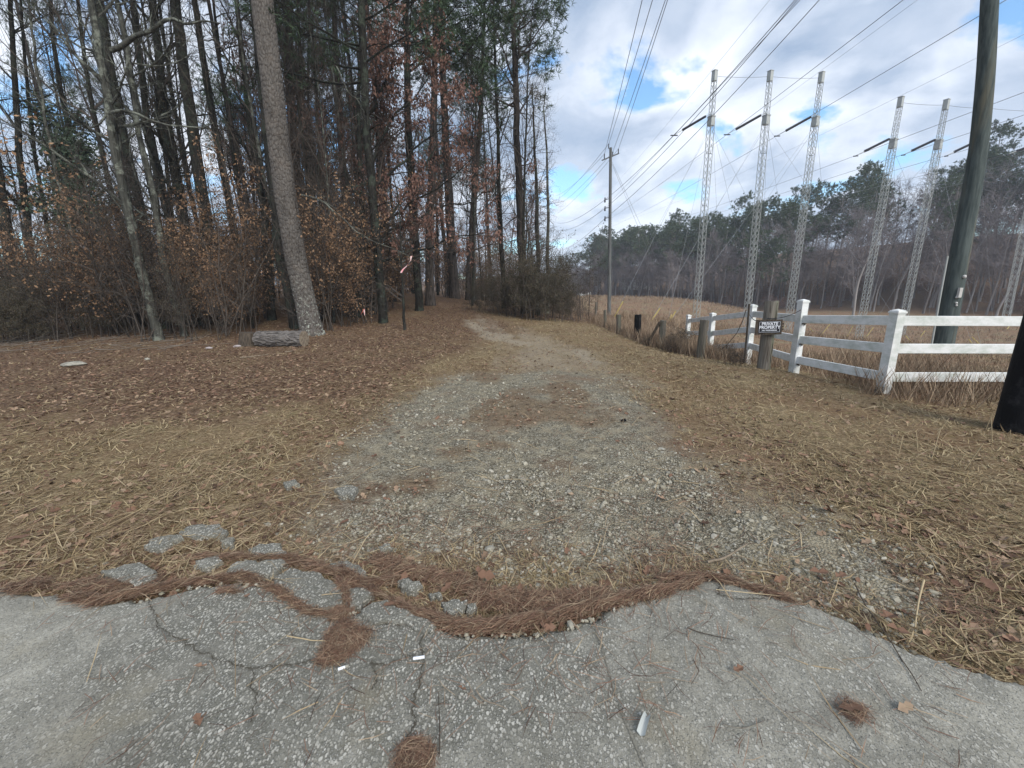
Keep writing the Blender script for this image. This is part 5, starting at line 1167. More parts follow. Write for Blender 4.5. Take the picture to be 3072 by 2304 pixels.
for k, (u, x, Y) in enumerate(cands):
    z = float(zg(x, Y)); za, zb = lm_phrase(u), depth_word(Y); q_ = r.random()
    green = .14 if u < 900 else .34
    ispine = q_ < green and (u < 1480)
    sc_ = r.uniform(.75, 1.15); th = r.uniform(.5, .95)
    if u > 1400: sc_ *= .78
    rz = r.uniform(0, 6.28); ln = (r.normal(0, .025), r.normal(0, .025))
    if ispine:
        plant(pines[int(r.integers(3))], 'pine_tree', (x, Y, z - .05), sc_ * 1.02, th, rz, ln, f'{zb} green pine, {za}', 'tree', f'{zb} pines {za}'); npine += 1
    elif q_ > .93 and u > 700:
        plant(oaks[int(r.integers(2))], 'oak_tree', (x, Y, z - .05), sc_, th, rz, ln, f'{zb} brown leaved tree, {za}', 'tree', f'{zb} withered leaf trees {za}')
    else:
        plant(bares[int(r.integers(4))], 'bare_tree', (x, Y, z - .05), sc_, th * .85, rz, ln, f'{zb} bare tree, {za}', 'tree', f'{zb} bare trees {za}'); nbare += 1
for k in range(22):
    u = r.uniform(560, 1480); Y = r.uniform(16, 30); x = pt(u, 900, Y)[0]; tx = np.interp(Y, [10, 15, 20, 28, 40], [0, -1.2, -3.0, -5.2, -8.0])
    if sdist(np.array([x]), np.array([Y]), WOODS)[0] < .4 or abs(x - tx) < 2.2: continue
    plant(bares[int(r.integers(4))], 'bare_tree', (x, Y, float(zg(x, Y)) - .05), r.uniform(.55, .9), r.uniform(.28, .5), r.uniform(0, 6.28), (r.normal(0, .04), r.normal(0, .04)), f'{depth_word(Y)} slender bare tree, {lm_phrase(u)}', 'tree', f'{depth_word(Y)} slender trees, {lm_phrase(u)}')
# evergreen broadleaf tree on the left
mk_bare('magnolia', 160, H=8.2, r0=.10, leaf=(12, .16, M_magn, .1, .14), low=.2, levels=3, dens=1.25)
gb = ground(310, 930); plant('magnolia', 'evergreen_tree', tuple(pt(300, 900, 19.0) * [1, 1, 0] + [0, 0, float(zg(pt(300, 900, 19.0)[0], 19.0))]), 1.0, 1.0, 1.0, (0, 0), 'dark green broadleaf evergreen tree in the left woods', 'tree')
# pine boughs seen high in the middle
for (u, Y, s_) in ((1290, 24, .86), (1180, 27, .95), (1420, 33, .9), (1010, 24, .95), (1350, 42, 1.0), (1130, 34, 1.0)):
    x = pt(u, 900, Y)[0]; plant(pines[int(r.integers(3))], 'pine_tree', (x, Y, float(zg(x, Y))), s_, 1.1, r.uniform(0, 6), (0, 0), f'full crowned green {depth_word(Y)} pine, {lm_phrase(u)}', 'tree', 'green pines behind the withered oak, ' + ('close' if Y < 30 else 'farther'))
# understorey
def scat(N, ulo, uhi, Ylo, Yhi, kinds, name, phrase, grp, cat='bush', smin=.6, smax=1.2, track=1.9, nearest=0.0):
    for k in range(N):
        u = r.uniform(ulo, uhi); Y = Ylo * (Yhi / Ylo) ** r.random(); x = pt(u, 900, Y)[0]
        if sdist(np.array([x]), np.array([Y]), WOODS)[0] < nearest: continue
        tx = np.interp(Y, [10, 15, 20, 28, 40], [0, -1.2, -3.0, -5.2, -8.0])
        if Y < 40 and abs(x - tx) < track: continue
        s_ = r.uniform(smin, smax); plant(kinds[int(r.integers(len(kinds)))], name, (x, Y, float(zg(x, Y)) - .03), s_, s_ * r.uniform(.8, 1.2), r.uniform(0, 6.28), (r.normal(0, .06), r.normal(0, .06)), f'{depth_word(Y)} {phrase}, {lm_phrase(u)}', cat, f'{depth_word(Y)} {grp}, {lm_phrase(u)}', ('stems', 'foliage'))
scat(85, 860, 1330, 13.8, 40, beeches, 'beech_sapling', 'tan leaved sapling', 'tan leaved saplings', 'sapling')
scat(60, 60, 830, 15, 34, beeches, 'beech_sapling', 'tan leaved sapling', 'tan leaved saplings', 'sapling')
scat(30, -100, 900, 13.6, 24, scrubs, 'scrub_bush', 'dull green twiggy bush', 'dull green bushes', 'bush', .5, 1.05)
scat(9, -150, 380, 13.6, 17, privets, 'scrub_bush', 'dense olive thicket', 'olive thickets', 'bush', .45, .85)
scat(52, -100, 1640, 14, 45, twigs_, 'bare_bush', 'bare twiggy bush', 'bare twiggy bushes', 'bush', .6, 1.3)
scat(30, 1340, 1660, 24, 60, twigs_, 'bare_bush', 'bare twiggy bush', 'bare twiggy bushes', 'bush', .5, 1.0)
scat(60, 1080, 1560, 28, 75, beeches + twigs_, 'brown_bush', 'brown bush past the track end', 'brown bushes past the track end', 'bush', .7, 1.5, track=0)
scat(30, 900, 1200, 22, 60, beeches, 'beech_sapling', 'tan leaved sapling', 'tan leaved saplings', 'sapling', .8, 1.5)
scat(18, 900, 1450, 14.5, 24, twigs_, 'bare_sapling', 'tall bare twiggy sapling', 'tall bare saplings', 'sapling', 1.3, 2.3, track=1.5)
scat(8, 300, 900, 13.6, 20, twigs_, 'bare_sapling', 'tall bare twiggy sapling', 'tall bare saplings', 'sapling', 1.2, 2.3)
# brush at the right end of the woods
for (u, v, s_, k, lab) in ((1560, 952, 1.0, 0, 'tangled dark bush at the foot of the tall edge pine'), (1610, 962, 1.0, 1, 'dense dark evergreen bush right of the edge pine'), (1655, 966, .75, 0, 'big rounded dark bush at the right end of the woods'), (1505, 945, .6, 1, 'dark bush left of the edge pine'),
      (1700, 962, .5, 1, 'lower dark bush sloping down toward the old post row'), (1640, 940, 1.1, 0, 'taller tangled bush behind the rounded one'), (1445, 935, .6, 0, 'small dark bush near the end of the track')):
    g_ = ground(u, v); plant(privets[k], 'thicket_bush', tuple(g_ + [0, .5, -.05]), s_, s_, r.uniform(0, 6), (0, 0), lab, 'bush', None, ('stems', 'foliage'))
for (u, v, s_, k, lab) in ((1700, 965, .8, 0, 'heap of brown leafless brush between the dark bushes and the old posts'), (1745, 966, .5, 1, 'low brown brush left of the thin pale post'), (1775, 962, .3, 0, 'small brown brush around the thin pale post'), (1640, 955, 1.35, 1, 'airy brown brush rising behind the rounded dark bush'), (1590, 945, 1.6, 0, 'tall brown brush tangled under the vine draped snag'),
     (1690, 930, 1.25, 0, 'reddish brown brush spreading past the right end of the woods')):
    g_ = ground(u, v); plant(brush[k], 'brush_pile', tuple(g_ + [0, .6, -.05]), s_, s_, r.uniform(0, 6), (0, 0), lab, 'brush', None, ('stems', 'foliage'))
M_weed = leafmat('dead_weed_leaves', [(.10, .075, .05), (.17, .125, .085), (.24, .185, .13)])
mk_sapling('weed', 170, 1.0, (1, .045, M_weed, .3, .03, True), 10, dens=.6, spread=.55)
for (u, v, s_, lab) in ((2052, 1062, .75, 'dead weeds clinging to the end post of the white fence'), (2035, 1062, .6, 'dried vine tangle between the two rightmost old posts'), (2010, 1056, .3, 'low dead weeds at the foot of the grey post with the leaning board'), (2170, 1085, .5, 'sparse dead weeds under the white fence rails'), (1872, 1008, .3, 'thin dry weeds behind the stubby post'), (1838, 994, .3, 'thin dry weeds between the narrow post and the stubby post'), (1945, 1040, .3, 'thin weeds behind the leaning board'), (2225, 1100, .35, 'small weed tuft at the foot of the metal stake'), (2655, 1190, .18, 'tiny weeds at the foot of the corner post')):
    g_ = ground(u, v); plant('weed', 'dead_weeds', tuple(g_ + [0, .15, -.03]), s_, s_ * 1.1, r.uniform(0, 6), (0, 0), lab, 'weeds', None, ('stems', 'foliage'))

# --- far wood across the field
seg = np.r_[0, np.cumsum(np.linalg.norm(np.diff(FARPATH, axis=0), axis=1))]
def along(s_, off):
    x = np.interp(s_, seg, FARPATH[:, 0]); y = np.interp(s_, seg, FARPATH[:, 1]); i_ = min(np.searchsorted(seg, s_), len(seg) - 1); i_ = max(i_, 1); d = nrm(FARPATH[i_] - FARPATH[i_ - 1]); nn = np.array([-d[1], d[0]])
    return x + nn[0] * off, y + nn[1] * off
FLM = [(1700, 'the edge of the left woods'), (1760, 'the distant white gate'), (1828, 'the far utility pole'), (1905, 'the distant house'), (2000, 'the small pale tree'), (2100, 'the first mast'), (2250, 'the second mast'), (2385, 'the third mast'), (2590, 'the fourth mast'), (2720, 'the fifth mast'), (2850, 'the mossy pole'), (3020, 'the rightmost mast')]
def far_phrase(u):
    k = int(np.argmin([abs(u - a) for a, _ in FLM])); return ('right of ' if u > FLM[k][0] else 'left of ') + FLM[k][1]
rown_ = ['front row', 'second row', 'third row', 'fourth row', 'fifth row', 'sixth row', 'back row']
nfb = nfp = 0
for row, (off, step, fp) in enumerate(((0, 1.9, .05), (3, 2.1, .14), (7, 2.6, .35), (12, 3.4, .6), (19, 4.5, .65), (28, 5.5, .6), (40, 8, .5))):
    s_ = 0.0
    while s_ < seg[-1]:
        x, y = along(s_ + r.uniform(-.8, .8), off + r.uniform(-1.6, 1.6)); s_ += step * r.uniform(.75, 1.3); z = float(zg(x, y)); u = proj(np.array([x, y, z]))[0][0]
        if u > 3350 or y < 20: continue
        if row > 4 and r.random() < .6: continue
        rown = rown_[row]
        H_ = r.uniform(.8, 1.12) * (1.0 if row else .8) * np.interp(u, [1750, 2100, 2500, 3000], [.85, .92, 1.0, 1.12])
        if 1650 < u < 1780: H_ *= .72
        ispine = r.random() < fp * (.35 if u < 1760 else (1.15 if u < 2120 else .85))
        if ispine: plant(farpine[int(r.integers(3))], 'pine_tree', (x, y, z - .1), H_, r.uniform(.9, 1.25), r.uniform(0, 6.28), (r.normal(0, .02), 0), f'distant pine, {rown} of far wood, {far_phrase(u)}', 'tree', f'distant pines {far_phrase(u)}, {rown}'); nfp += 1
        else: plant(farbare[int(r.integers(3))], 'bare_tree', (x, y, z - .1), H_ * .92, r.uniform(.75, 1.2), r.uniform(0, 6.28), (r.normal(0, .03), 0), f'distant bare tree, {rown} of far wood, {far_phrase(u)}', 'tree', f'distant bare trees {far_phrase(u)}, {rown}'); nfb += 1
print('trees', npine, nbare, nfp, nfb)
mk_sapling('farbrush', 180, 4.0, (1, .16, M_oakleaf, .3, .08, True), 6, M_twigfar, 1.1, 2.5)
for k in range(95):
    s_ = r.uniform(0, seg[-1]); x, y = along(s_, r.uniform(-2.5, 14)); z = float(zg(x, y)); u = proj(np.array([x, y, z]))[0][0]
    if u > 3250 or y < 20: continue
    q_ = r.uniform(.4, 1.0); plant('farbrush', 'bare_bush', (x, y, z - .1), q_, q_ * 1.3, r.uniform(0, 6.28), (0, 0), 'distant brown bush under the far wood, ' + far_phrase(u), 'bush', 'undergrowth of the far wood ' + far_phrase(u), ('stems', 'foliage'))
plant('farbare1', 'bare_tree', tuple(pt(2560, 937, 66) * [1, 1, 0] + [0, 0, float(zg(pt(2560, 937, 66)[0], 66)) - .1]), .92, 1.15, 1.2, (.03, 0), 'pale bare tree standing out front between the third and fourth masts', 'tree')
plant('farbare0', 'bare_tree', tuple(pt(2018, 893, 82) * [1, 1, 0] + [0, 0, float(zg(pt(2018, 893, 82)[0], 82)) - .1]), .42, .5, 2.2, (0, 0), 'small pale tree standing before the far wood near the first mast', 'tree')
# ------------------------------------------------------------------ loose cover on the ground
r = np.random.default_rng(909)
def scatter(N, rmin, rmax, p=1.0, a0=-58, a1=58):
    q_ = r.random(N); e = 1 - p
    rad = rmin * (rmax / rmin) ** q_ if p == 1 else (rmin ** e + q_ * (rmax ** e - rmin ** e)) ** (1 / e)
    a = np.radians(r.uniform(a0, a1, N)); return rad * np.sin(a), rad * np.cos(a), rad
def blades(x, y, z, L, w_, dirs, curl=.3, lift=.2):
    """flat bent strips, three cross sections each"""
    N = len(x); c = np.c_[x, y, z]; d = nrm(dirs); s = nrm(np.cross(d, np.array([0, 0, 1.0]) + r.normal(0, .35, (N, 3)))) * (w_ / 2)[:, None]
    L = L[:, None]; bend = np.cross(d, [0, 0, 1.0]) * (r.normal(0, curl, N))[:, None] * L + np.array([0, 0, 1.0]) * (r.normal(0, .12, N) * L[:, 0])[:, None]
    p0 = c - s * .8; p1 = c + s * .8; m0 = c + d * L * .5 + bend * .35; p4 = c + d * L + bend * 0
    V = np.stack([p0, p1, m0 + s, m0 - s, p4], 1).reshape(-1, 3); i_ = np.arange(N)[:, None] * 5
    return V, i_ + [0, 1, 2, 3], i_ + [3, 2, 4]
def stuff(name, mats, V, Q=None, T=None, mi=None, label=None, cat=None):
    me = mesh_from(name, V, Q, T, mats, mi); o = bpy.data.objects.new(name, me); COL.objects.link(o); o['kind'] = 'stuff'
    if label: o['label'] = label; o['category'] = cat
    return o
def on(x, y, pad=.0):
    z = zg(x, y); s_ = sdist(x, y, APRON); return np.where(s_ > 0, zbase(x, y) + .034, z) + pad, s_

# gravel stones: real little stones
N = 60000; x, y, rad = scatter(N, 1.3, 13, 1.35, -50, 50); G, L, S_, Fz = zones(x, y); z, sa_ = on(x, y)
patch = fbm(x * 2.2, y * 2.2, 12, 3)
keep = (r.random(N) < G * np.clip((patch - .30) / .22, .12, 1) + .05 * (G > .02)) & (sa_ < -.0)
keep |= (sa_ > -.3) & (sa_ < .03) & (r.random(N) < .3 * np.exp(-np.abs(sa_) / .12) + .06)
x, y, z, rad = x[keep], y[keep], z[keep], rad[keep]; N = len(x)
sz = np.clip(r.lognormal(-4.95, .42, N), .0035, .026) * (1 + rad * .05)
base = np.array([[1, 0, 0], [0, 1, 0], [-1, 0, 0], [0, -1, 0], [0, 0, 1], [.6, .6, .55], [-.6, .5, .6], [-.5, -.6, .5], [.55, -.5, .6]], float)
T0 = np.array([[0, 1, 5], [1, 2, 6], [2, 3, 7], [3, 0, 8], [5, 1, 6], [6, 2, 7], [7, 3, 8], [8, 0, 5], [5, 6, 4], [6, 7, 4], [7, 8, 4], [8, 5, 4]])
a = r.uniform(0, 6.28, N); sc3 = sz[:, None] * np.c_[r.uniform(.8, 1.4, N), r.uniform(.6, 1.1, N), r.uniform(.45, .85, N)]
Vb = base[None] * (1 + r.normal(0, .13, (N, 9, 1))) * sc3[:, None]; Vb[:, :4, 2] -= sz[:, None] * .3
V = np.stack([Vb[..., 0] * np.cos(a)[:, None] - Vb[..., 1] * np.sin(a)[:, None], Vb[..., 0] * np.sin(a)[:, None] + Vb[..., 1] * np.cos(a)[:, None], Vb[..., 2]], -1) + np.c_[x, y, z][:, None]
stuff('gravel', [M_stone], V.reshape(-1, 3), None, (np.arange(N)[:, None, None] * 9 + T0).reshape(-1, 3)); print('gravel', N)

# dry cut grass
N = 190000; x, y, rad = scatter(N, 1.7, 26, 1.0, -56, 56); G, L, S_, Fz = zones(x, y); z, sa_ = on(x, y, .002)
dn = fbm(x * 1.5, y * 1.5, 71, 3)
keep = (r.random(N) < (1 - zones.gf * 1.02) * (1 - L * .72) * (1 - S_ * .9) * (1 - Fz * .5) * np.clip((dn - .2) / .25, .25, 1)) & (sa_ < -.01)
x, y, z, rad = x[keep], y[keep], z[keep], rad[keep]; N = len(x); a = r.uniform(0, 6.28, N); lift = np.abs(r.normal(0, .38, N)) * np.where(r.random(N) < .3, 1.6, .55)
L_ = r.uniform(.025, .095, N) * (1 + rad * .035); w_ = r.uniform(.0022, .0045, N) * (1 + rad * .16)
V, Q_, T = blades(x, y, z, L_, w_, np.c_[np.cos(a), np.sin(a), lift], .55)
stuff('dry_grass', [M_thatch], V, Q_, T); print('grass', N)
# longer straws lying about
N = 4200; x, y, rad = scatter(N, 1.5, 14, 1.0); G, L, S_, Fz = zones(x, y); z, sa_ = on(x, y, .006)
keep = (r.random(N) < np.where(sa_ > 0, .03, .18 + .65 * (1 - G) * (1 - L * .5)))
x, y, z, rad = x[keep], y[keep], z[keep], rad[keep]; N = len(x); a = r.uniform(0, 6.28, N)
V, Q_, T = blades(x, y, z, r.uniform(.12, .42, N), r.uniform(.0022, .0048, N) * (1 + rad * .12), np.c_[np.cos(a), np.sin(a), np.abs(r.normal(0, .07, N))], .1)
stuff('straw', [M_straw], V, Q_, T)
# straw mass on the left verge
N = 1900; x, y, rad = scatter(N, 2.2, 7.5, 1.0, -56, -20); z, sa_ = on(x, y, .008); G, L, S_, Fz = zones(x, y); keep = (sa_ < -.03) & (r.random(N) < (1 - G) * (1 - L * .6) * np.clip((fbm(x, y, 44, 3) - .38) / .15, 0, 1)); x, y, z = x[keep], y[keep], z[keep]; N = len(x); a = r.normal(.25, .9, N)
V, Q_, T = blades(x, y, z, r.uniform(.15, .5, N), r.uniform(.003, .005, N), np.c_[np.cos(a), np.sin(a), np.abs(r.normal(0, .12, N))], .12)
stuff('straw', [M_straw], V, Q_, T)

# fallen leaves
def leafset(x, y, z, size, name, m, tilt=.5):
    N = len(x); a = r.uniform(0, 6.28, N); d = nrm(np.c_[np.cos(a), np.sin(a), r.normal(0, tilt * .5, N)]); s_ = nrm(np.cross(d, np.c_[r.normal(0, tilt * .7, N), r.normal(0, tilt * .7, N), np.ones(N)])); n_ = np.cross(s_, d) * np.sign(np.cross(s_, d)[:, 2:3] + 1e-9)
    c = np.c_[x, y, z + size * .12]; S1 = size[:, None]; cu = (r.uniform(-.1, .35, N))[:, None]
    out = np.stack([c - d * S1 * .5, c - d * S1 * .12 + s_ * S1 * .30 + n_ * S1 * cu * .5, c + d * S1 * .05 + s_ * S1 * .16, c + d * S1 * .28 + s_ * S1 * .26 + n_ * S1 * cu * .4, c + d * S1 * .5 + n_ * S1 * cu * .3,
                    c + d * S1 * .28 - s_ * S1 * .26 + n_ * S1 * cu * .4, c + d * S1 * .05 - s_ * S1 * .16, c - d * S1 * .12 - s_ * S1 * .30 + n_ * S1 * cu * .5, c + d * S1 * .02 - n_ * S1 * .02], 1)
    i_ = np.arange(N)[:, None] * 9; T = np.concatenate([i_ + [8, k, (k + 1) % 8] for k in range(8)]); return stuff(name, [m], out.reshape(-1, 3), None, T)
N = 46000; x, y, rad = scatter(N, 1.6, 30, .9); G, L, S_, Fz = zones(x, y); z, sa_ = on(x, y, .004)
eb_ = np.exp(-np.abs(sdist(x, y, GRAVEL) + .5) / .5); pt_ = np.clip((fbm(x * 1.1, y * 1.1, 91, 3) - .47) / .12, 0, 1); pp = np.where(sa_ > 0, .0012, .03 + L * .9 + .16 * pt_ + .22 * eb_ * pt_ + .10 * eb_) * (1 - G * .93) * (1 - Fz * .85)
keep = (r.random(N) < pp) | ((sa_ < 0) & (sa_ > -.3) & (r.random(N) < .02)); x, y, z, rad = x[keep], y[keep], z[keep], rad[keep]; N = len(x)
leafset(x, y, z, r.uniform(.028, .072, N) * (1 + rad * .016), 'fallen_leaves', M_dryleaf); print('leaves', N)

# general pine needle fall
N = 85000; x, y, rad = scatter(N, 1.25, 9, 1.15, -54, 54); G, L, S_, Fz = zones(x, y); z, sa_ = on(x, y, .005)
dn = fbm(x * 1.7 + 3, y * 1.7, 81, 4); edge_ = np.exp(-np.abs(sdist(x, y, GRAVEL) + .25) / .6); nearap = np.exp(np.minimum(sa_, 0) / .40)
keep = r.random(N) < np.where(sa_ > 0, .05 * np.exp(-sa_ / .3) + .009, np.clip((dn - .42) / .2, 0, 1) * (.15 + 1.1 * edge_) * (1 - .5 * G) + .75 * nearap * (x < -.2) + .16 * nearap)
x, y, z = x[keep], y[keep], z[keep]; N = len(x); a = r.uniform(0, 6.28, N)
V, Q_, T = blades(x, y, z + r.uniform(0, .008, N), r.uniform(.07, .17, N), r.uniform(.0014, .0026, N) * (1 + np.hypot(x, y) * .16), np.c_[np.cos(a), np.sin(a), r.normal(0, .06, N)], .15)
stuff('pine_needles', [M_needle], V, Q_, T); print('needles', N)
# thick drifts of needles along the broken edge
def band(pts, widths, N, h, WS=.5, name='needle_drift', spread=.32, lab=None):
    P = np.array([flat(u, v, .02)[:2] for u, v in pts]); sg_ = np.r_[0, np.cumsum(np.linalg.norm(np.diff(P, axis=0), axis=1))]; t = r.uniform(0, sg_[-1], N)
    cx_ = np.interp(t, sg_, P[:, 0]); cy_ = np.interp(t, sg_, P[:, 1]); wd = np.interp(t / sg_[-1], np.linspace(0, 1, len(widths)), widths); k = np.clip(np.searchsorted(sg_, t) - 1, 0, len(P) - 2); d = nrm(P[k + 1] - P[k]); nn = np.c_[-d[:, 1], d[:, 0]]
    wd = wd * WS * (.75 + .5 * vnoise(t * 9, t * 0, 3)); q_ = np.clip(r.normal(0, .5, N), -1.7, 1.7); x = cx_ + nn[:, 0] * q_ * wd; y = cy_ + nn[:, 1] * q_ * wd; z = zbase(x, y) + .036 + h * np.maximum(1 - q_ ** 2, 0) * r.random(N)
    kp = r.random(N) < np.clip((fbm(x * 7, y * 7, 61, 3) - .36) / .12, .08, 1); x, y, z, d = x[kp], y[kp], z[kp], d[kp]; N = len(x)
    a = np.arctan2(d[:, 1], d[:, 0]) + r.normal(0, spread, N) * 1.1 + (r.random(N) < .12) * r.normal(0, 1, N); Lb = r.uniform(.06, .15, N)
    V, Q_, T = blades(x - np.cos(a) * Lb / 2, y - np.sin(a) * Lb / 2, z, Lb, r.uniform(.0018, .0034, N), np.c_[np.cos(a), np.sin(a), r.normal(0, .14, N)], .2)
    return stuff(name, [M_needle], V, Q_, T)
R8 = lambda L: [(900 + a * .5425, 1500 + b_ * .5425) for a, b_ in L]; R7 = lambda L: [(a * .497, 1500 + b_ * .497) for a, b_ in L]; R9 = lambda L: [(2000 + a * .4846, 1500 + b_ * .4846) for a, b_ in L]
band(R8([(700, 655), (780, 690), (850, 715), (1000, 725), (1200, 700), (1400, 655), (1600, 610), (1800, 565), (2000, 525), (2200, 475)]), [.02, .045, .05, .05, .045, .04, .03, .03, .015], 7000, .03, .72)
band(R8([(950, 560), (1100, 560), (1300, 580), (1500, 560), (1700, 540)]), [.05, .09, .1, .08, .04], 3600, .02, .7, spread=.9)
band(R8([(-60, 360), (170, 400), (300, 450), (420, 530), (540, 590), (700, 660)]), [.03, .035, .03, .04, .03, .03], 2400, .014)
band(R8([(430, 330), (560, 400), (760, 430), (900, 470), (1000, 520)]), [.07, .08, .08, .07], 2200, .010, .7, spread=.8)
band(R8([(240, 490), (280, 470), (420, 470), (560, 450)]), [.02, .02, .02], 900, .01)
band(R7([(430, 600), (600, 625), (850, 570), (1100, 520), (1350, 490), (1480, 470), (1600, 520)]), [.05, .045, .03, .03, .025, .03, .02], 4200, .018, .38)
band(R7([(1360, 560), (1450, 570), (1560, 520), (1680, 560), (1780, 630), (1860, 690), (1960, 700)]), [.035, .03, .03, .02, .016, .014, .01], 1500, .012, .38)
band(R7([(1200, 350), (1450, 350), (1750, 360), (1950, 400)]), [.05, .05, .03, .04], 1300, .01, .38)
band(R7([(2060, 420), (2140, 480), (2200, 520)]), [.025, .03, .03], 900, .012, .38)
band(R7([(2060, 500), (2090, 560), (2110, 650)]), [.02, .015, .02], 700, .01, .38)
band(R7([(0, 540), (200, 530), (420, 520), (700, 530), (950, 500)]), [.10, .10, .09, .06, .05], 1600, .008, .55, spread=.6)
band(R9([(0, 500), (200, 480), (420, 530), (600, 590), (760, 640)]), [.05, .03, .03, .03, .03], 1600, .01)
def clump(u, v, rx, ry, N, h, lab, name='needle_clump'):
    c = flat(u, v, .03); q_ = np.sqrt(r.random(N)); a = r.uniform(0, 6.28, N); wob = 1 + .18 * np.sin(a * 3 + 1) + .1 * np.sin(a * 5); x = c[0] + np.cos(a) * q_ * rx * wob; y = c[1] + np.sin(a) * q_ * ry * wob; z = zbase(x, y) + .036 + h * (1 - q_ ** 2) * r.random(N)
    b_ = np.where(r.random(N) < .5, a + 1.57, r.uniform(0, 6.28, N)) + r.normal(0, .4, N); Lb = r.uniform(.05, .11, N)
    V, Q_, T = blades(x - np.cos(b_) * Lb / 2, y - np.sin(b_) * Lb / 2, z, Lb, r.uniform(.0012, .0022, N), np.c_[np.cos(b_), np.sin(b_), r.normal(0, .12, N)], .25)
    o = stuff(name, [M_needle], V, Q_, T); return tag(o, lab, 'pine needles')
clump(1030, 1925, .098, .12, 1500, .018, 'round clump of red brown pine needles alone on the concrete')
clump(1238, 2290, .06, .08, 900, .02, 'small needle clump at the bottom edge of the photo')
clump(1020, 1842, .05, .04, 500, .014, 'small needle clump on top of the round one')
clump(2560, 2140, .05, .045, 160, .02, 'dark dead leaf and needle scrap on the lower right concrete')
# hand-placed leaves near the lens
leaves_px = [(1440, 1720, .07), (1460, 1730, .08), (1700, 1655, .045), (1212, 1735, .055), (1280, 1733, .06), (1340, 1765, .06), (1445, 1795, .05), (1650, 1885, .05), (1630, 1880, .04), (2455, 1725, .075), (2520, 1735, .06), (2215, 2012, .04), (2550, 2130, .07), (1386, 2068, .03), (1168, 1815, .05), (1510, 1775, .05), (1480, 1790, .05), (1560, 1770, .05), (1028, 1930, .03), (2150, 1648, .05), (60, 1615, .10), (2410, 1520, .09), (2480, 1530, .08), (2660, 1860, .08), (2690, 1900, .07), (2960, 1760, .07)]
for k, (u, v, s_) in enumerate(leaves_px):
    c = flat(u, v, .045); o = leafset(np.array([0.0]), np.array([0.0]), np.array([0.0]), np.array([s_ * 1.25]), 'dead_leaf', M_dryleaf, .6); del o['kind']
    o.location = (c[0], c[1], float(zbase(c[0], c[1])) + .045)
    where = 'in the needle drift' if 1150 < u < 1750 and v < 1900 else ('on the concrete' if v > 1950 else ('on the right verge' if u > 1800 else 'on the left verge'))
    tag(o, f'curled brown dead leaf {where}', 'leaf', f'dead leaves {where}')
# litter in the thatch: chips and clods give the verge its mottling
# field grass beyond the fences, taller and red brown
N = 120000; x, y, rad = scatter(N, 7, 85, .75, 10, 58); G, L, S_, Fz = zones(x, y); keep = (r.random(N) < Fz * (1 - L) * np.clip((fbm(x * .6, y * .6, 33, 4) - .3) / .2, .3, 1)); x, y, rad = x[keep], y[keep], rad[keep]
lawn = (y < 24) & (x > 8.5); hgt = np.where(lawn, .09, np.where(y < 40, .42, .34)) * (1 + .0 * rad); N = len(x); z = zg(x, y) - .02; a = r.uniform(0, 6.28, N)
V, Q_, T = blades(x, y, z, hgt * r.uniform(.3, 1.5, N), (.004 + rad * .00055) * r.uniform(.6, 1.3, N), np.c_[np.cos(a) * .5, np.sin(a) * .5, np.ones(N)], .3)
stuff('field_grass', [M_fieldgrass], V, Q_, T); print('field', N)
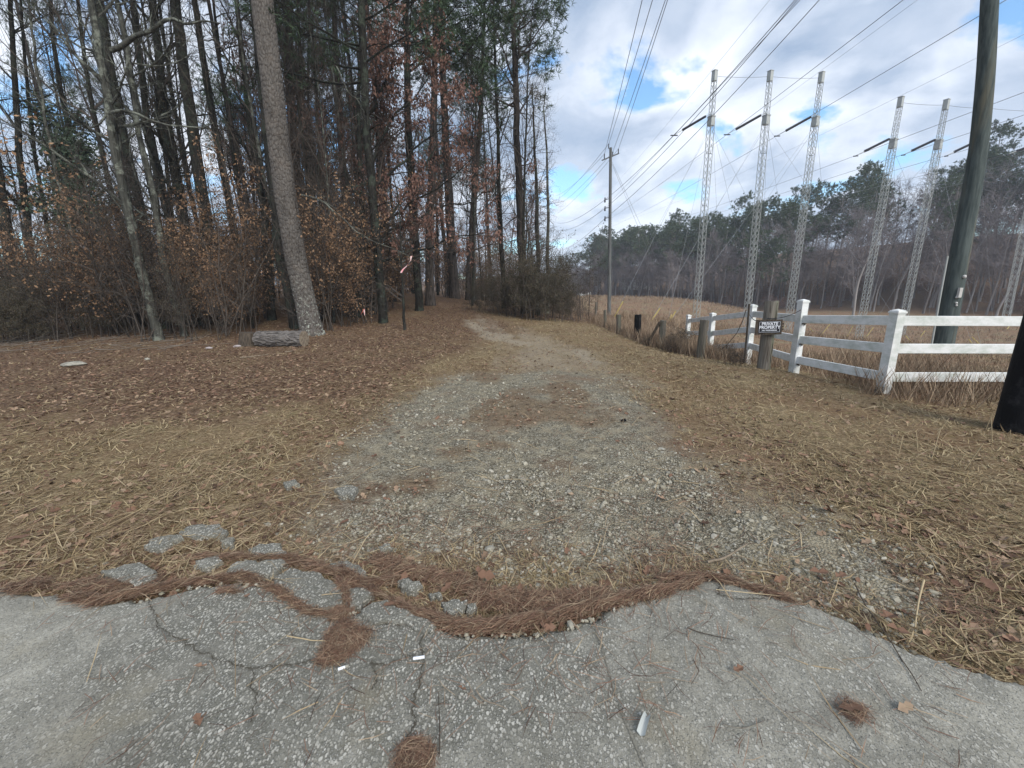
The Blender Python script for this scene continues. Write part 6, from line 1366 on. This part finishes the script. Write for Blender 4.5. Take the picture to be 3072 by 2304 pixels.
# tall weeds along the row of old posts
N = 14000; t = r.random(N); rowp = np.array([bp_[:2] for bp_ in (pt(2120, 1080, 10.2), pt(1984, 1048, 12), pt(1912, 1022, 13.2), pt(1816, 984, 18), pt(1780, 960, 22))]); x = np.interp(t, np.linspace(0, 1, 5), rowp[:, 0]) + r.normal(.25, .22, N); y = np.interp(t, np.linspace(0, 1, 5), rowp[:, 1]) + r.normal(.1, .3, N); z = zg(x, y) - .02; a = r.uniform(0, 6.28, N)
V, Q_, T = blades(x, y, z, r.uniform(.1, .55, N), r.uniform(.006, .012, N), np.c_[np.cos(a) * .35, np.sin(a) * .35, np.ones(N)], .3)
stuff('tall_weeds', [M_fieldgrass], V, Q_, T)
# fallen sticks and twigs at the left rim of the woods
M_stickg = mat('grey_stick', lambda t, o, g, b: (.20, .18, .15), .9)
b_ = MB(); N = 120
for k in range(N):
    u = r.uniform(-60, 620); v = r.uniform(985, 1062); p = ground(u, v); a = r.normal(0, .35); L = r.uniform(.4, 2.6); d = np.array([math.cos(a), math.sin(a), 0]) * L; n_ = 6; P = np.array([p + d * (q_ / (n_ - 1) - .5) for q_ in range(n_)]); P[:, :2] += r.normal(0, .03, (n_, 2)); P[:, 2] = zbase(P[:, 0], P[:, 1]) + .03 + np.linspace(0, 1, n_) ** 2 * abs(r.normal(0, .25)); b_.tube(P, np.linspace(.007, .002, n_) * r.uniform(.5, 1.5), 3, caps=False)
o = b_.build('fallen_sticks', M_stickg, None); o['kind'] = 'stuff'
# straws standing by the black pole
for k in range(9):
    g_ = ground(2700 + 42 * k + r.uniform(-20, 20), 1340 + r.uniform(-60, 90)); a = r.uniform(-.6, .6); wire('straw_stalk', [g_, g_ + np.array([a * .12, r.uniform(-.05, .05), r.uniform(.10, .28)])], .004, M_straw, 'single straw stalk sticking up before the black pole', 'straw', 'straw stalks before the black pole', 4)

# ------------------------------------------------------------------ thin winter haze over the valley
M_haze = bpy.data.materials.new('haze'); M_haze.use_nodes = True; th_ = NT(M_haze.node_tree); th_.n.clear()
pv = th_.node('ShaderNodeVolumePrincipled', ins={'Color': (.80, .88, 1.0, 1), 'Density': HAZE, 'Anisotropy': 0.0})
oh = th_.node('ShaderNodeOutputMaterial'); th_.l.new(pv.outputs[0], oh.inputs['Volume'])
zlo, zhi = float(Z.min()) - 1.0, 60.0
hb = MB().box([0, 0, (zlo + zhi) / 2], [660, 660, zhi - zlo]).build('haze', M_haze); hb['kind'] = 'stuff'
